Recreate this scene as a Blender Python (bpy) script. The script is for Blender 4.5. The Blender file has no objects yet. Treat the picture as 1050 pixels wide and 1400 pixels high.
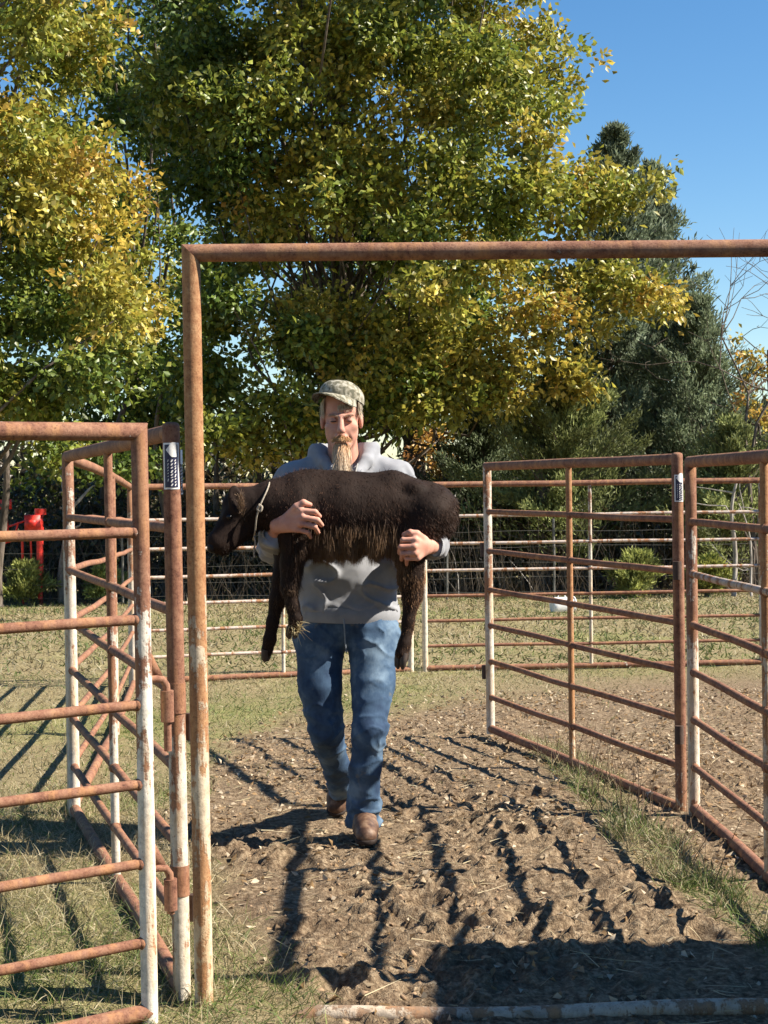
import bpy, math, random
import numpy as np
from mathutils import Matrix, Vector, Euler

random.seed(7)
rng = np.random.default_rng(11)
R = math.radians
scene = bpy.context.scene
col = scene.collection

# ------------------------------------------------------------------ camera
cam_data = bpy.data.cameras.new('camera')
cam_data.sensor_fit = 'VERTICAL'
cam_data.sensor_height = 36.0
cam_data.lens = 36.0 * 2114 / 1400
cam_data.clip_start = 0.05
cam_data.clip_end = 3000
cam = bpy.data.objects.new('camera', cam_data)
col.objects.link(cam)
cam.location = (0, 0, 1.47)
cam.rotation_euler = (R(90 - 1.355), R(0.85), 0)
scene.camera = cam

# ------------------------------------------------------------------ sky and sun
SUN_EL, SUN_BACK = 41.4, 7.0          # elevation; degrees behind the camera's right hand
world = bpy.data.worlds.new('World')
scene.world = world
world.use_nodes = True
wn = world.node_tree
bg = wn.nodes['Background']
sky = wn.nodes.new('ShaderNodeTexSky')
sky.sky_type = 'NISHITA'
sky.sun_disc = False
sky.sun_elevation = R(SUN_EL)
sky.sun_rotation = R(90 + SUN_BACK)
sky.altitude = 0
sky.air_density = 1.0
sky.dust_density = 0.0
sky.ozone_density = 3.0
hs = wn.nodes.new('ShaderNodeHueSaturation')      # the deep blue of a dry autumn sky, all round
hs.inputs['Saturation'].default_value = 1.25
wn.links.new(sky.outputs[0], hs.inputs['Color'])
wn.links.new(hs.outputs[0], bg.inputs[0])
bg.inputs[1].default_value = 0.060
sun_data = bpy.data.lights.new('sun', 'SUN')
sun_data.energy = 5.0
sun_data.angle = R(0.53)
sun_data.color = (1.0, 0.92, 0.80)
sun = bpy.data.objects.new('sun', sun_data)
col.objects.link(sun)
to_sun = Vector((math.cos(R(SUN_EL)) * math.cos(R(SUN_BACK)), -math.cos(R(SUN_EL)) * math.sin(R(SUN_BACK)), math.sin(R(SUN_EL))))
sun.rotation_euler = to_sun.to_track_quat('Z', 'Y').to_euler()
sun.location = to_sun * 40
vs = scene.view_settings
vs.view_transform = 'Standard'
vs.look = 'None'
vs.exposure = 1.4
vs.gamma = 1.0
vs.use_curve_mapping = False
scene.cycles.use_denoising = True
scene.cycles.max_bounces = 6
scene.cycles.diffuse_bounces = 3
scene.cycles.transparent_max_bounces = 4
scene.cycles.caustics_reflective = False
scene.cycles.caustics_refractive = False

# ------------------------------------------------------------------ numpy noise
def _h(ix, iy, iz, s):
    h = (ix.astype(np.int64) * 374761393 + iy.astype(np.int64) * 668265263 + iz.astype(np.int64) * 2147483647 + s * 1274126177) & 0xffffffff
    h = ((h ^ (h >> 13)) * 1274126177) & 0xffffffff
    h = ((h ^ (h >> 16)) * 2246822519) & 0xffffffff
    return ((h ^ (h >> 15)) & 0xffffff) / 16777215.0

def vnoise(x, y, z=None, s=0):
    x = np.asarray(x, float); y = np.asarray(y, float)
    if z is None:
        i, j = np.floor(x), np.floor(y); fx, fy = x - i, y - j
        fx = fx * fx * (3 - 2 * fx); fy = fy * fy * (3 - 2 * fy); k = np.zeros_like(i)
        a = _h(i, j, k, s) * (1 - fx) + _h(i + 1, j, k, s) * fx
        b = _h(i, j + 1, k, s) * (1 - fx) + _h(i + 1, j + 1, k, s) * fx
        return (a * (1 - fy) + b * fy) * 2 - 1
    z = np.asarray(z, float)
    i, j, k = np.floor(x), np.floor(y), np.floor(z); fx, fy, fz = x - i, y - j, z - k
    fx = fx * fx * (3 - 2 * fx); fy = fy * fy * (3 - 2 * fy); fz = fz * fz * (3 - 2 * fz)
    def pl(kk):
        a = _h(i, j, kk, s) * (1 - fx) + _h(i + 1, j, kk, s) * fx
        b = _h(i, j + 1, kk, s) * (1 - fx) + _h(i + 1, j + 1, kk, s) * fx
        return a * (1 - fy) + b * fy
    return (pl(k) * (1 - fz) + pl(k + 1) * fz) * 2 - 1

def fbm(x, y, z=None, o=4, s=0):
    t = 0; a = 1; n = 0
    for q in range(o):
        f = 2.03 ** q
        t = t + a * vnoise(x * f, y * f, None if z is None else z * f, s + q * 17); n += a; a *= .5
    return t / n

def worley(x, y, s=0, jit=.9):
    i, j = np.floor(x), np.floor(y); d1 = np.full(x.shape, 9.0); d2 = d1.copy(); idv = np.zeros(x.shape)
    z = np.zeros_like(i)
    for a in (-1, 0, 1):
        for b in (-1, 0, 1):
            px = i + a + .5 + (_h(i + a, j + b, z, s) - .5) * jit
            py = j + b + .5 + (_h(i + a, j + b, z, s + 5) - .5) * jit
            d = np.hypot(px - x, py - y)
            nid = _h(i + a, j + b, z, s + 9)
            idv = np.where(d < d1, nid, idv)
            d2 = np.where(d < d1, d1, np.minimum(d2, d)); d1 = np.minimum(d1, d)
    return d1, d2, idv

def sstep(a, b, x):
    t = np.clip((x - a) / (b - a), 0, 1); return t * t * (3 - 2 * t)

# ------------------------------------------------------------------ objects
def tag(o, label=None, cat=None, group=None, kind=None):
    if label: o['label'] = label
    if cat: o['category'] = cat
    if group: o['group'] = group
    if kind: o['kind'] = kind
    return o

def empty(name, loc, rot=(0, 0, 0)):
    o = bpy.data.objects.new(name, None); col.objects.link(o)
    o.location = loc; o.rotation_euler = rot; o.empty_display_size = .1
    return o

def mesh_np(name, V, F, smooth=True, colors=None):
    """V (n,3); F (m,3|4) int array or list of such arrays; colors (n,3) point colours"""
    me = bpy.data.meshes.new(name)
    Fs = F if isinstance(F, list) else [F]
    Fs = [np.asarray(f, dtype=np.int32) for f in Fs if len(f)]
    V = np.asarray(V, dtype=np.float32)
    me.vertices.add(len(V)); me.vertices.foreach_set('co', V.ravel())
    loops = np.concatenate([f.ravel() for f in Fs]); tot = np.concatenate([np.full(len(f), f.shape[1]) for f in Fs])
    start = np.concatenate([[0], np.cumsum(tot)[:-1]]).astype(np.int32)
    me.loops.add(len(loops)); me.loops.foreach_set('vertex_index', loops)
    me.polygons.add(len(tot)); me.polygons.foreach_set('loop_start', start)
    me.update(calc_edges=True)
    if smooth: me.polygons.foreach_set('use_smooth', np.ones(len(tot), dtype=bool))
    if colors is not None:
        ca = me.color_attributes.new('col', 'FLOAT_COLOR', 'POINT')
        c = np.ones((len(V), 4), dtype=np.float32); c[:, :3] = colors
        ca.data.foreach_set('color', c.ravel())
    return me

def add(name, me, mat, parent=None, loc=(0, 0, 0), rot=(0, 0, 0), scale=(1, 1, 1)):
    if mat is not None and not me.materials: me.materials.append(mat)
    o = bpy.data.objects.new(name, me); col.objects.link(o)
    o.parent = parent; o.location = loc; o.rotation_euler = rot; o.scale = scale
    return o

class MB:
    """collects simple shapes into one mesh"""
    def __init__(s): s.V = []; s.F4 = []; s.F3 = []; s.n = 0
    def raw(s, V, F4=None, F3=None):
        V = np.asarray(V, float)
        if F4 is not None and len(F4): s.F4.append(np.asarray(F4) + s.n)
        if F3 is not None and len(F3): s.F3.append(np.asarray(F3) + s.n)
        s.V.append(V); s.n += len(V)
    def box(s, lo, hi):
        x0, y0, z0 = lo; x1, y1, z1 = hi
        s.raw([(x0, y0, z0), (x1, y0, z0), (x1, y1, z0), (x0, y1, z0), (x0, y0, z1), (x1, y0, z1), (x1, y1, z1), (x0, y1, z1)],
              [(0, 3, 2, 1), (4, 5, 6, 7), (0, 1, 5, 4), (1, 2, 6, 5), (2, 3, 7, 6), (3, 0, 4, 7)])
    def tube(s, pts, rad, n=10, caps=True, mit0=0, mit1=0):
        P = np.asarray(pts, float); m = len(P); r = np.broadcast_to(np.asarray(rad, float), (m,))
        T = np.gradient(P, axis=0); T /= np.linalg.norm(T, axis=1)[:, None] + 1e-9
        up = np.array([0, 0, 1.]) if abs(T[0][2]) < .9 else np.array([1., 0, 0])
        V = []
        u = np.cross(T[0], up); u /= np.linalg.norm(u)
        for k in range(m):
            u = u - T[k] * u.dot(T[k]); u /= np.linalg.norm(u) + 1e-9; w = np.cross(u, T[k])
            a = np.arange(n) * 2 * math.pi / n
            ring = P[k] + r[k] * (np.cos(a)[:, None] * u + np.sin(a)[:, None] * w)
            if k == 0 and mit0: ring = ring - np.outer((ring - P[k]) @ w * mit0, T[k])
            if k == m - 1 and mit1: ring = ring + np.outer((ring - P[k]) @ w * mit1, T[k])
            V.append(ring)
        V = np.concatenate(V)
        F = []
        for k in range(m - 1):
            for a in range(n):
                b = (a + 1) % n
                F.append((k * n + a, k * n + b, (k + 1) * n + b, (k + 1) * n + a))
        F3 = []
        if caps:
            V = np.concatenate([V, P[:1], P[-1:]]); c0, c1 = m * n, m * n + 1
            for a in range(n):
                b = (a + 1) % n
                F3.append((c0, b, a)); F3.append((c1, (m - 1) * n + a, (m - 1) * n + b))
        s.raw(V, F, F3)
    def mesh(s, name, smooth=True):
        me = mesh_np(name, np.concatenate(s.V), ([np.concatenate(s.F4)] if s.F4 else []) + ([np.concatenate(s.F3)] if s.F3 else []), smooth)
        if smooth:
            try: me.set_sharp_from_angle(angle=R(50))
            except Exception: pass
        return me

def tube_mesh(name, pts, rad, n=12, **k):
    m = MB(); m.tube(pts, rad, n, **k); return m.mesh(name)

# ------------------------------------------------------------------ implicit surfaces (bodies, clothing)
class SDF:
    def __init__(s, lo, hi, h):
        s.lo = np.array(lo, float); s.h = h
        s.n = np.ceil((np.array(hi) - s.lo) / h).astype(int) + 1
        s.F = np.full(s.n, .5, dtype=np.float32)
        s.ax = [s.lo[k] + h * np.arange(s.n[k]) for k in range(3)]
    def _sub(s, lo, hi):
        sl = []
        for k in range(3):
            a = max(0, int((lo[k] - s.lo[k]) / s.h) - 2); b = min(s.n[k], int((hi[k] - s.lo[k]) / s.h) + 4)
            if b <= a: return None
            sl.append(slice(a, b))
        return tuple(sl), s.ax[0][sl[0]][:, None, None], s.ax[1][sl[1]][None, :, None], s.ax[2][sl[2]][None, None, :]
    def _mix(s, sl, d, k, sub):
        f = s.F[sl]
        if sub:
            d = -d; hh = np.clip(.5 - .5 * (d - f) / k, 0, 1) if k > 0 else None
            s.F[sl] = np.maximum(f, d) if k <= 0 else f * hh + d * (1 - hh) + k * hh * (1 - hh)
        else:
            hh = np.clip(.5 + .5 * (f - d) / k, 0, 1) if k > 0 else None
            s.F[sl] = np.minimum(f, d) if k <= 0 else f * (1 - hh) + d * hh - k * hh * (1 - hh)
    def cone(s, p0, p1, r0, r1, k=.02, flat=None, sub=False):
        """tapered capsule; flat=(axis vector, factor<1) squashes it along that axis"""
        p0 = np.array(p0, float); p1 = np.array(p1, float); m = max(r0, r1) + k + .01
        q = s._sub(np.minimum(p0, p1) - m, np.maximum(p0, p1) + m)
        if q is None: return
        sl, X, Y, Z = q
        ax, ay, az = X - p0[0], Y - p0[1], Z - p0[2]
        b = p1 - p0; bb = b.dot(b) + 1e-12
        t = np.clip((ax * b[0] + ay * b[1] + az * b[2]) / bb, 0, 1)
        dx, dy, dz = ax - t * b[0], ay - t * b[1], az - t * b[2]
        if flat is not None:
            w, fa = np.array(flat[0], float), flat[1]; w /= np.linalg.norm(w)
            e = (dx * w[0] + dy * w[1] + dz * w[2]) * (1 / fa - 1)
            dx, dy, dz = dx + e * w[0], dy + e * w[1], dz + e * w[2]
            d = (np.sqrt(dx * dx + dy * dy + dz * dz) - (r0 + (r1 - r0) * t)) * (fa + (1 - fa) * .5)
        else:
            d = np.sqrt(dx * dx + dy * dy + dz * dz) - (r0 + (r1 - r0) * t)
        s._mix(sl, d, k, sub)
    def chain(s, pts, rad, k=.02, flat=None):
        for a in range(len(pts) - 1): s.cone(pts[a], pts[a + 1], rad[a], rad[a + 1], k, flat)
    def ell(s, c, r, k=.02, rot=None, sub=False):
        c = np.array(c, float); r = np.array(r, float); m = r.max() + k + .01
        q = s._sub(c - m, c + m)
        if q is None: return
        sl, X, Y, Z = q
        x, y, z = X - c[0], Y - c[1], Z - c[2]
        if rot is not None:
            A = np.array(Euler(rot).to_matrix().transposed())
            x, y, z = A[0, 0] * x + A[0, 1] * y + A[0, 2] * z, A[1, 0] * x + A[1, 1] * y + A[1, 2] * z, A[2, 0] * x + A[2, 1] * y + A[2, 2] * z
        k0 = np.sqrt((x / r[0]) ** 2 + (y / r[1]) ** 2 + (z / r[2]) ** 2)
        k1 = np.sqrt((x / r[0] ** 2) ** 2 + (y / r[1] ** 2) ** 2 + (z / r[2] ** 2) ** 2) + 1e-9
        s._mix(sl, k0 * (k0 - 1) / k1, k, sub)
    def below(s, z, n=(0, 0, 1), p=None):
        """cut away what lies past a plane"""
        p = np.array(p if p is not None else (0, 0, z), float); n = np.array(n, float); n /= np.linalg.norm(n)
        d = (s.ax[0][:, None, None] - p[0]) * n[0] + (s.ax[1][None, :, None] - p[1]) * n[1] + (s.ax[2][None, None, :] - p[2]) * n[2]
        s.F = np.maximum(s.F, d.astype(np.float32))
    def surface(s):
        F = s.F; ins = F < 0
        c = ins[:-1, :-1, :-1].astype(np.int8)
        tot = sum(ins[a:a + s.n[0] - 1, b:b + s.n[1] - 1, d:d + s.n[2] - 1].astype(np.int8) for a in (0, 1) for b in (0, 1) for d in (0, 1))
        act = (tot > 0) & (tot < 8)
        idx = np.argwhere(act); N = len(idx)
        vid = np.full(act.shape, -1, dtype=np.int32); vid[act] = np.arange(N)
        corners = [(a, b, d) for a in (0, 1) for b in (0, 1) for d in (0, 1)]
        val = np.stack([F[idx[:, 0] + a, idx[:, 1] + b, idx[:, 2] + d] for a, b, d in corners], 1)
        acc = np.zeros((N, 3)); cnt = np.zeros(N)
        for a in range(8):
            for b in range(a + 1, 8):
                ca, cb = np.array(corners[a]), np.array(corners[b])
                if np.abs(ca - cb).sum() != 1: continue
                va, vb = val[:, a], val[:, b]; m = (va < 0) != (vb < 0)
                t = np.where(m, va / np.where(m, va - vb, 1), 0)
                acc += np.where(m[:, None], ca + t[:, None] * (cb - ca), 0); cnt += m
        V = s.lo + (idx + acc / cnt[:, None]) * s.h
        quads = []
        for axn in range(3):
            o1, o2 = [(1, 2), (2, 0), (0, 1)][axn]
            A = [slice(None)] * 3; B = [slice(None)] * 3
            A[axn] = slice(0, -1); B[axn] = slice(1, None)
            for o in (o1, o2): A[o] = slice(1, -1); B[o] = slice(1, -1)
            a, b = ins[tuple(A)], ins[tuple(B)]
            e = np.argwhere(a != b); sg = a[a != b]
            e[:, o1] += 1; e[:, o2] += 1
            def cell(d1, d2):
                q = e.copy(); q[:, o1] -= d1; q[:, o2] -= d2
                return vid[q[:, 0], q[:, 1], q[:, 2]]
            q = np.stack([cell(1, 1), cell(0, 1), cell(0, 0), cell(1, 0)], 1)
            q[~sg] = q[~sg][:, ::-1]
            quads.append(q)
        return V, np.concatenate(quads)

def vnormals(V, F):
    n = np.cross(V[F[:, 2]] - V[F[:, 0]], V[F[:, 3 if F.shape[1] == 4 else 1]] - V[F[:, 1 if F.shape[1] == 4 else 0]])
    N = np.zeros_like(V)
    for k in range(F.shape[1]): np.add.at(N, F[:, k], n)
    return N / (np.linalg.norm(N, axis=1)[:, None] + 1e-12)

def relax(V, F, it=2, f=.5):
    for _ in range(it):
        S = np.zeros_like(V); c = np.zeros(len(V))
        for a in range(4):
            b = (a + 1) % 4
            np.add.at(S, F[:, a], V[F[:, b]]); np.add.at(S, F[:, b], V[F[:, a]])
            np.add.at(c, F[:, a], 1); np.add.at(c, F[:, b], 1)
        V = V * (1 - f) + f * S / np.maximum(c, 1)[:, None]
    return V

def strands(root, d, length, width, bend=(0, 0, -1), bendamt=.4, nseg=3, curl=.1, c0=None, c1=None):
    """thin tapered ribbons; root, d (n,3); returns V, F, colours"""
    n = len(root); d = d / (np.linalg.norm(d, axis=1)[:, None] + 1e-9)
    length = np.broadcast_to(length, (n,)); width = np.broadcast_to(width, (n,))
    side = np.cross(d, rng.normal(size=(n, 3))); side /= np.linalg.norm(side, axis=1)[:, None] + 1e-9
    bend = np.broadcast_to(np.asarray(bend, float), (n, 3))
    kink = rng.normal(size=(n, 3)) * curl
    p = root.copy(); V = []; C = []
    for k in range(nseg + 1):
        t = k / nseg
        w = width * (1 - t * .85) * .5
        V.append(p - side * w[:, None]); V.append(p + side * w[:, None])
        if c0 is not None:
            cc = c0 * (1 - t) + c1 * t; C += [cc, cc]
        d = d + bend * bendamt / nseg + kink / nseg; d /= np.linalg.norm(d, axis=1)[:, None] + 1e-9
        p = p + d * (length / nseg)[:, None]
    m = 2 * (nseg + 1)
    V = np.stack(V, 1).reshape(-1, 3)
    base = np.arange(n)[:, None] * m
    F = np.concatenate([base + np.array([2 * k, 2 * k + 1, 2 * k + 3, 2 * k + 2]) for k in range(nseg)])
    if c0 is not None: C = np.stack(C, 1).reshape(-1, 3)
    return V, F, (C if c0 is not None else None)

def on_mesh(V, F, n, weight=None):
    """random points on quads, with normals"""
    a, b, c, e = V[F[:, 0]], V[F[:, 1]], V[F[:, 2]], V[F[:, 3]]
    nn = np.cross(c - a, e - b); ar = np.linalg.norm(nn, axis=1) + 1e-12
    p = ar if weight is None else ar * weight
    i = rng.choice(len(F), n, p=p / p.sum())
    u, v = rng.random((2, n, 1))
    P = (a[i] * (1 - u) + b[i] * u) * (1 - v) + (e[i] * (1 - u) + c[i] * u) * v
    return P, nn[i] / ar[i][:, None]

# ------------------------------------------------------------------ materials
class Mat:
    def __init__(s, name, rough=.8, spec=.3):
        s.m = bpy.data.materials.new(name); s.m.use_nodes = True; s.nt = s.m.node_tree
        s.b = s.nt.nodes['Principled BSDF']
        s.b.inputs['Roughness'].default_value = rough
        s.b.inputs['Specular IOR Level'].default_value = spec
        s.tc = None
    def node(s, t, **k):
        n = s.nt.nodes.new(t)
        for a, v in k.items():
            if hasattr(n, a) and a not in ('inputs',): setattr(n, a, v)
        return n
    def ln(s, a, b): s.nt.links.new(a, b)
    def coord(s, out='Object', rand=0.0, scale=None):
        tc = s.node('ShaderNodeTexCoord'); v = tc.outputs[out]
        if rand:
            oi = s.node('ShaderNodeObjectInfo'); m = s.node('ShaderNodeMath', operation='MULTIPLY'); m.inputs[1].default_value = rand
            s.ln(oi.outputs['Random'], m.inputs[0]); a = s.node('ShaderNodeVectorMath', operation='ADD')
            s.ln(v, a.inputs[0]); s.ln(m.outputs[0], a.inputs[1]); v = a.outputs[0]
        if scale:
            m = s.node('ShaderNodeVectorMath', operation='MULTIPLY'); m.inputs[1].default_value = scale; s.ln(v, m.inputs[0]); v = m.outputs[0]
        return v
    def noise(s, vec, scale, detail=5, rough=.55, dist=0):
        n = s.node('ShaderNodeTexNoise'); n.inputs['Scale'].default_value = scale; n.inputs['Detail'].default_value = detail
        n.inputs['Roughness'].default_value = rough; n.inputs['Distortion'].default_value = dist
        if vec is not None: s.ln(vec, n.inputs['Vector'])
        return n.outputs['Fac']
    def voro(s, vec, scale, feature='F1'):
        n = s.node('ShaderNodeTexVoronoi', feature=feature); n.inputs['Scale'].default_value = scale
        if vec is not None: s.ln(vec, n.inputs['Vector'])
        return n
    def ramp(s, fac, stops, interp='LINEAR'):
        n = s.node('ShaderNodeValToRGB'); n.color_ramp.interpolation = interp; e = n.color_ramp.elements
        while len(e) < len(stops): e.new(.5)
        for q, (p, c) in zip(e, stops):
            q.position = p; q.color = (*c, 1) if not np.isscalar(c) else (c, c, c, 1)
        s.ln(fac, n.inputs[0]); return n.outputs[0]
    def mix(s, fac, a, b, blend='MIX'):
        n = s.node('ShaderNodeMix', data_type='RGBA', blend_type=blend)
        for sock, v in ((n.inputs[0], fac), (n.inputs[6], a), (n.inputs[7], b)):
            if hasattr(v, 'links'): s.ln(v, sock)
            else: sock.default_value = v if np.isscalar(v) else (*v, 1)
        return n.outputs[2]
    def math(s, op, a, b=0.0, c=None, clamp=False):
        n = s.node('ShaderNodeMath', operation=op); n.use_clamp = clamp
        for q, v in enumerate((a, b, c)):
            if v is None: continue
            if hasattr(v, 'links'): s.ln(v, n.inputs[q])
            else: n.inputs[q].default_value = v
        return n.outputs[0]
    def attr(s, name='col'):
        n = s.node('ShaderNodeAttribute', attribute_name=name); return n.outputs['Color']
    def bump(s, h, strength=.4, dist=.01):
        n = s.node('ShaderNodeBump'); n.inputs['Strength'].default_value = strength; n.inputs['Distance'].default_value = dist
        s.ln(h, n.inputs['Height']); s.ln(n.outputs[0], s.b.inputs['Normal'])
    def color(s, v):
        if hasattr(v, 'links'): s.ln(v, s.b.inputs['Base Color'])
        else: s.b.inputs['Base Color'].default_value = (*v, 1)
        return s
    def rough(s, v): s.ln(v, s.b.inputs['Roughness'])

def plain(name, c, rough=.7, spec=.3, var=.25, scale=30, bump=0.0, metal=0.0):
    m = Mat(name, rough, spec); v = m.coord('Object', 5)
    n = m.noise(v, scale)
    a = tuple(x * (1 - var) for x in c); b = tuple(min(1, x * (1 + var)) for x in c)
    m.color(m.ramp(n, [(.3, a), (.7, b)]))
    if bump: m.bump(n, bump, .004)
    m.b.inputs['Metallic'].default_value = metal
    return m.m

def leafy(name, trans=.35, rough=.5, spec=.35, gain=1.0):
    m = Mat(name, rough, spec); c = m.attr()
    v = m.coord('Object'); n = m.noise(v, 9, 2)
    c = m.mix(1.0, c, m.ramp(n, [(.3, .8 * gain), (.7, 1.15 * gain)]), 'MULTIPLY'); m.color(c)
    t = m.node('ShaderNodeBsdfTranslucent'); m.ln(c, t.inputs[0])
    mx = m.node('ShaderNodeMixShader'); mx.inputs[0].default_value = trans
    out = m.nt.nodes['Material Output']
    m.ln(m.b.outputs[0], mx.inputs[1]); m.ln(t.outputs[0], mx.inputs[2]); m.ln(mx.outputs[0], out.inputs[0])
    return m.m

def rusty(name, paint=.0, top=None, rust=((.075, .030, .019), (.185, .082, .050), (.32, .178, .11)), cream=(.60, .535, .44), stain=.55):
    """weathered pipe: rust over old cream paint; paint = share of paint left; top = (z, width): paint only survives below z"""
    m = Mat(name, .75, .3); v = m.coord('Object', 37)
    st = m.coord('Object', 37, (1, 1, .14))
    n1 = m.noise(v, 30, 7, .7); n2 = m.noise(st, 22, 5, .62); n3 = m.noise(v, 150, 5, .75); n4 = m.noise(v, 5, 3, .5)
    q = m.math('ADD', m.math('MULTIPLY', n1, .5), m.math('ADD', m.math('MULTIPLY', n3, .3), m.math('MULTIPLY', n4, .2)))
    rc = m.ramp(q, [(.38, rust[0]), (.47, rust[1]), (.56, tuple(.5 * (x + y) for x, y in zip(rust[1], rust[2]))), (.64, rust[2])])
    rc = m.mix(m.ramp(n2, [(.50, 0.0), (.66, .55)]), rc, (.40, .20, .085))
    rc = m.mix(m.ramp(n3, [(.34, .6), (.42, 0.0)]), rc, tuple(x * .55 for x in rust[0]))
    pc = m.ramp(n1, [(.36, tuple(x * .62 for x in cream)), (.5, tuple(x * .9 for x in cream)), (.64, tuple(min(1, x * 1.06) for x in cream))])
    pc = m.mix(m.ramp(n2, [(.46, 0.0), (.60, stain)]), pc, (.52, .33, .16))
    pc = m.mix(m.ramp(n3, [(.33, .85), (.40, 0.0)]), pc, (.14, .075, .045))
    lvl = m.math('ADD', m.math('MULTIPLY', n1, .30), m.math('ADD', m.math('MULTIPLY', n2, .45), m.math('MULTIPLY', n4, .25)))
    thr = .5 + (paint - .5) * .34
    if top:
        sp = m.node('ShaderNodeSeparateXYZ'); tcc = m.node('ShaderNodeTexCoord'); m.ln(tcc.outputs['Object'], sp.inputs[0])
        g = m.math('MULTIPLY', m.math('SUBTRACT', top[0], sp.outputs[2]), 1 / top[1])
        g = m.math('MINIMUM', m.math('MAXIMUM', g, -1.0), 1.0)
        t = m.math('ADD', m.math('MULTIPLY', g, .10), thr)
    else: t = thr
    f = m.math('MULTIPLY', m.math('SUBTRACT', t, lvl), 30.0, clamp=True)
    m.color(m.mix(f, rc, pc))
    m.rough(m.math('SUBTRACT', .85, m.math('MULTIPLY', f, .3)))
    m.bump(m.math('ADD', m.math('MULTIPLY', f, .8), m.math('MULTIPLY', n3, 1.0)), .6, .003)
    return m.m

# ------------------------------------------------------------------ ground
def slope(y): return -.03 * np.clip(y - 6, 0, 34)
def mud_mask(x, y):
    yy = np.array([3, 4.2, 4.7, 5.2, 6, 7, 8, 9, 9.6, 30]); xl = np.array([-.15, -.28, -.42, -.58, -.85, -1.05, -1.05, -.9, -.8, -.8])
    n = fbm(x * 1.7, y * 1.2, s=3) * .35 + fbm(x * 7, y * 6, s=4) * .12
    left = sstep(-.12, .16, x - np.interp(y, yy, xl) + n * .6)
    far = 1 - sstep(9.2, 11.6, y - np.clip(x + .3, 0, 2.2) * 1.0 + n * 1.4)
    ys = np.array([3, 4.4, 5.0, 5.8, 7.2, 8.6, 9.4, 30]); xs = np.array([1.3, 1.3, 1.2, 1.03, 1.0, .93, .75, .7])
    ws = np.interp(y, [3, 4.6, 5.4, 8.4, 9.2], [.22, .16, .13, .16, .0])
    strip = 1 - sstep(.5, 1.25, np.abs(x - np.interp(y, ys, xs)) / np.maximum(ws, .01) + n * .9)
    strip = strip * (y < 9.3)
    return np.clip(left * far * (1 - strip * .8), 0, 1)

def height(x, y):
    m = mud_mask(x, y)
    h = slope(y) + .02 * fbm(x * .8, y * .8, s=21)
    near = (np.abs(x) < 5) & (y > 3) & (y < 17)
    g = np.zeros_like(h)
    if near.any():
        a, b, mm = x[near], y[near], m[near]
        wx, wy = a + .11 * fbm(a * 4, b * 4, s=31), b + .11 * fbm(a * 4, b * 4, s=32)
        d1, d2, idv = worley(wx * 9.5, wy * 8.0, 3)
        clod = np.clip((d2 - d1) * 3.2, 0, 1) ** .7 * (idv * .9 - .25)
        e1, e2, ide = worley(wx * 24, wy * 20, 8)
        crumb = np.clip((e2 - e1) * 3, 0, 1) * (ide - .4)
        p1, p2, idp = worley(a * 3.6 + 9, b * 3.0, 14)
        hoof = -sstep(.3, .12, p1) * (idp > .45) + .45 * sstep(.46, .34, p1) * sstep(.24, .34, p1) * (idp > .45)
        rough = .16 + .84 * sstep(-.25, .35, fbm(a * 2.1, b * 1.5, s=41) + .06)
        amp = mm * rough * (.55 + .45 * sstep(9.5, 5.5, b))
        g[near] = amp * (.042 * clod + .030 * crumb + .050 * hoof + .020 * fbm(a * 26, b * 22, s=50, o=3)) + (1 - mm) * (.014 * fbm(a * 6, b * 6, s=60))
    return h + g

def grid_lines(segs):
    out = [np.array([segs[0][0]])]
    for a, b, st in segs:
        n = max(1, int(round((b - a) / st))); out.append(np.linspace(a, b, n + 1)[1:])
    return np.concatenate(out)

gx = grid_lines([(-400, -60, 60), (-60, -12, 4), (-12, -4, .25), (-4, -1.4, .045), (-1.4, 1.8, .016), (1.8, 4.2, .045), (4.2, 12, .25), (12, 60, 4), (60, 400, 60)])
gy = grid_lines([(-200, -20, 30), (-20, 2, 2), (2, 3.5, .1), (3.6, 7.4, .016), (7.4, 10.5, .026), (10.5, 16, .07), (16, 32, .3), (32, 80, 4), (80, 900, 80)])
GX, GY = np.meshgrid(gx, gy, indexing='ij')
GZ = height(GX.ravel(), GY.ravel())
V = np.stack([GX.ravel(), GY.ravel(), GZ], 1)
ii = np.arange(len(gx) * len(gy)).reshape(len(gx), len(gy))
F = np.stack([ii[:-1, :-1].ravel(), ii[1:, :-1].ravel(), ii[1:, 1:].ravel(), ii[:-1, 1:].ravel()], 1)
mk = mud_mask(V[:, 0], V[:, 1])
green = sstep(-.2, .45, fbm(V[:, 0] * .9, V[:, 1] * .6, s=71) + .25 * fbm(V[:, 0] * 5, V[:, 1] * 4, s=72))
damp = sstep(.05, .6, fbm(V[:, 0] * 1.1, V[:, 1] * .8, s=81) + .35 * fbm(V[:, 0] * 6, V[:, 1] * 6, s=82)) * sstep(8.5, 6, V[:, 1])
me = mesh_np('ground', V, F, True, np.stack([mk, green, damp], 1))
m = Mat('soil_and_turf', .95, .15)
c = m.attr(); sp = m.node('ShaderNodeSeparateColor'); m.ln(c, sp.inputs[0])
v = m.coord('Object'); n1 = m.noise(v, 6, 6, .6); n2 = m.noise(v, 45, 6, .65); n3 = m.noise(v, 160, 4, .6)
dirt = m.ramp(n2, [(.36, (.062, .039, .023)), (.5, (.185, .128, .077)), (.62, (.36, .272, .175))])
dirt = m.mix(m.ramp(n1, [(.35, 0.0), (.7, .45)]), dirt, (.25, .183, .113))
dirt = m.mix(m.math('MULTIPLY', sp.outputs[2], .6), dirt, (.085, .052, .033))
dry = m.ramp(n3, [(.35, (.125, .097, .046)), (.5, (.255, .205, .105)), (.65, (.37, .31, .178))])
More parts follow.
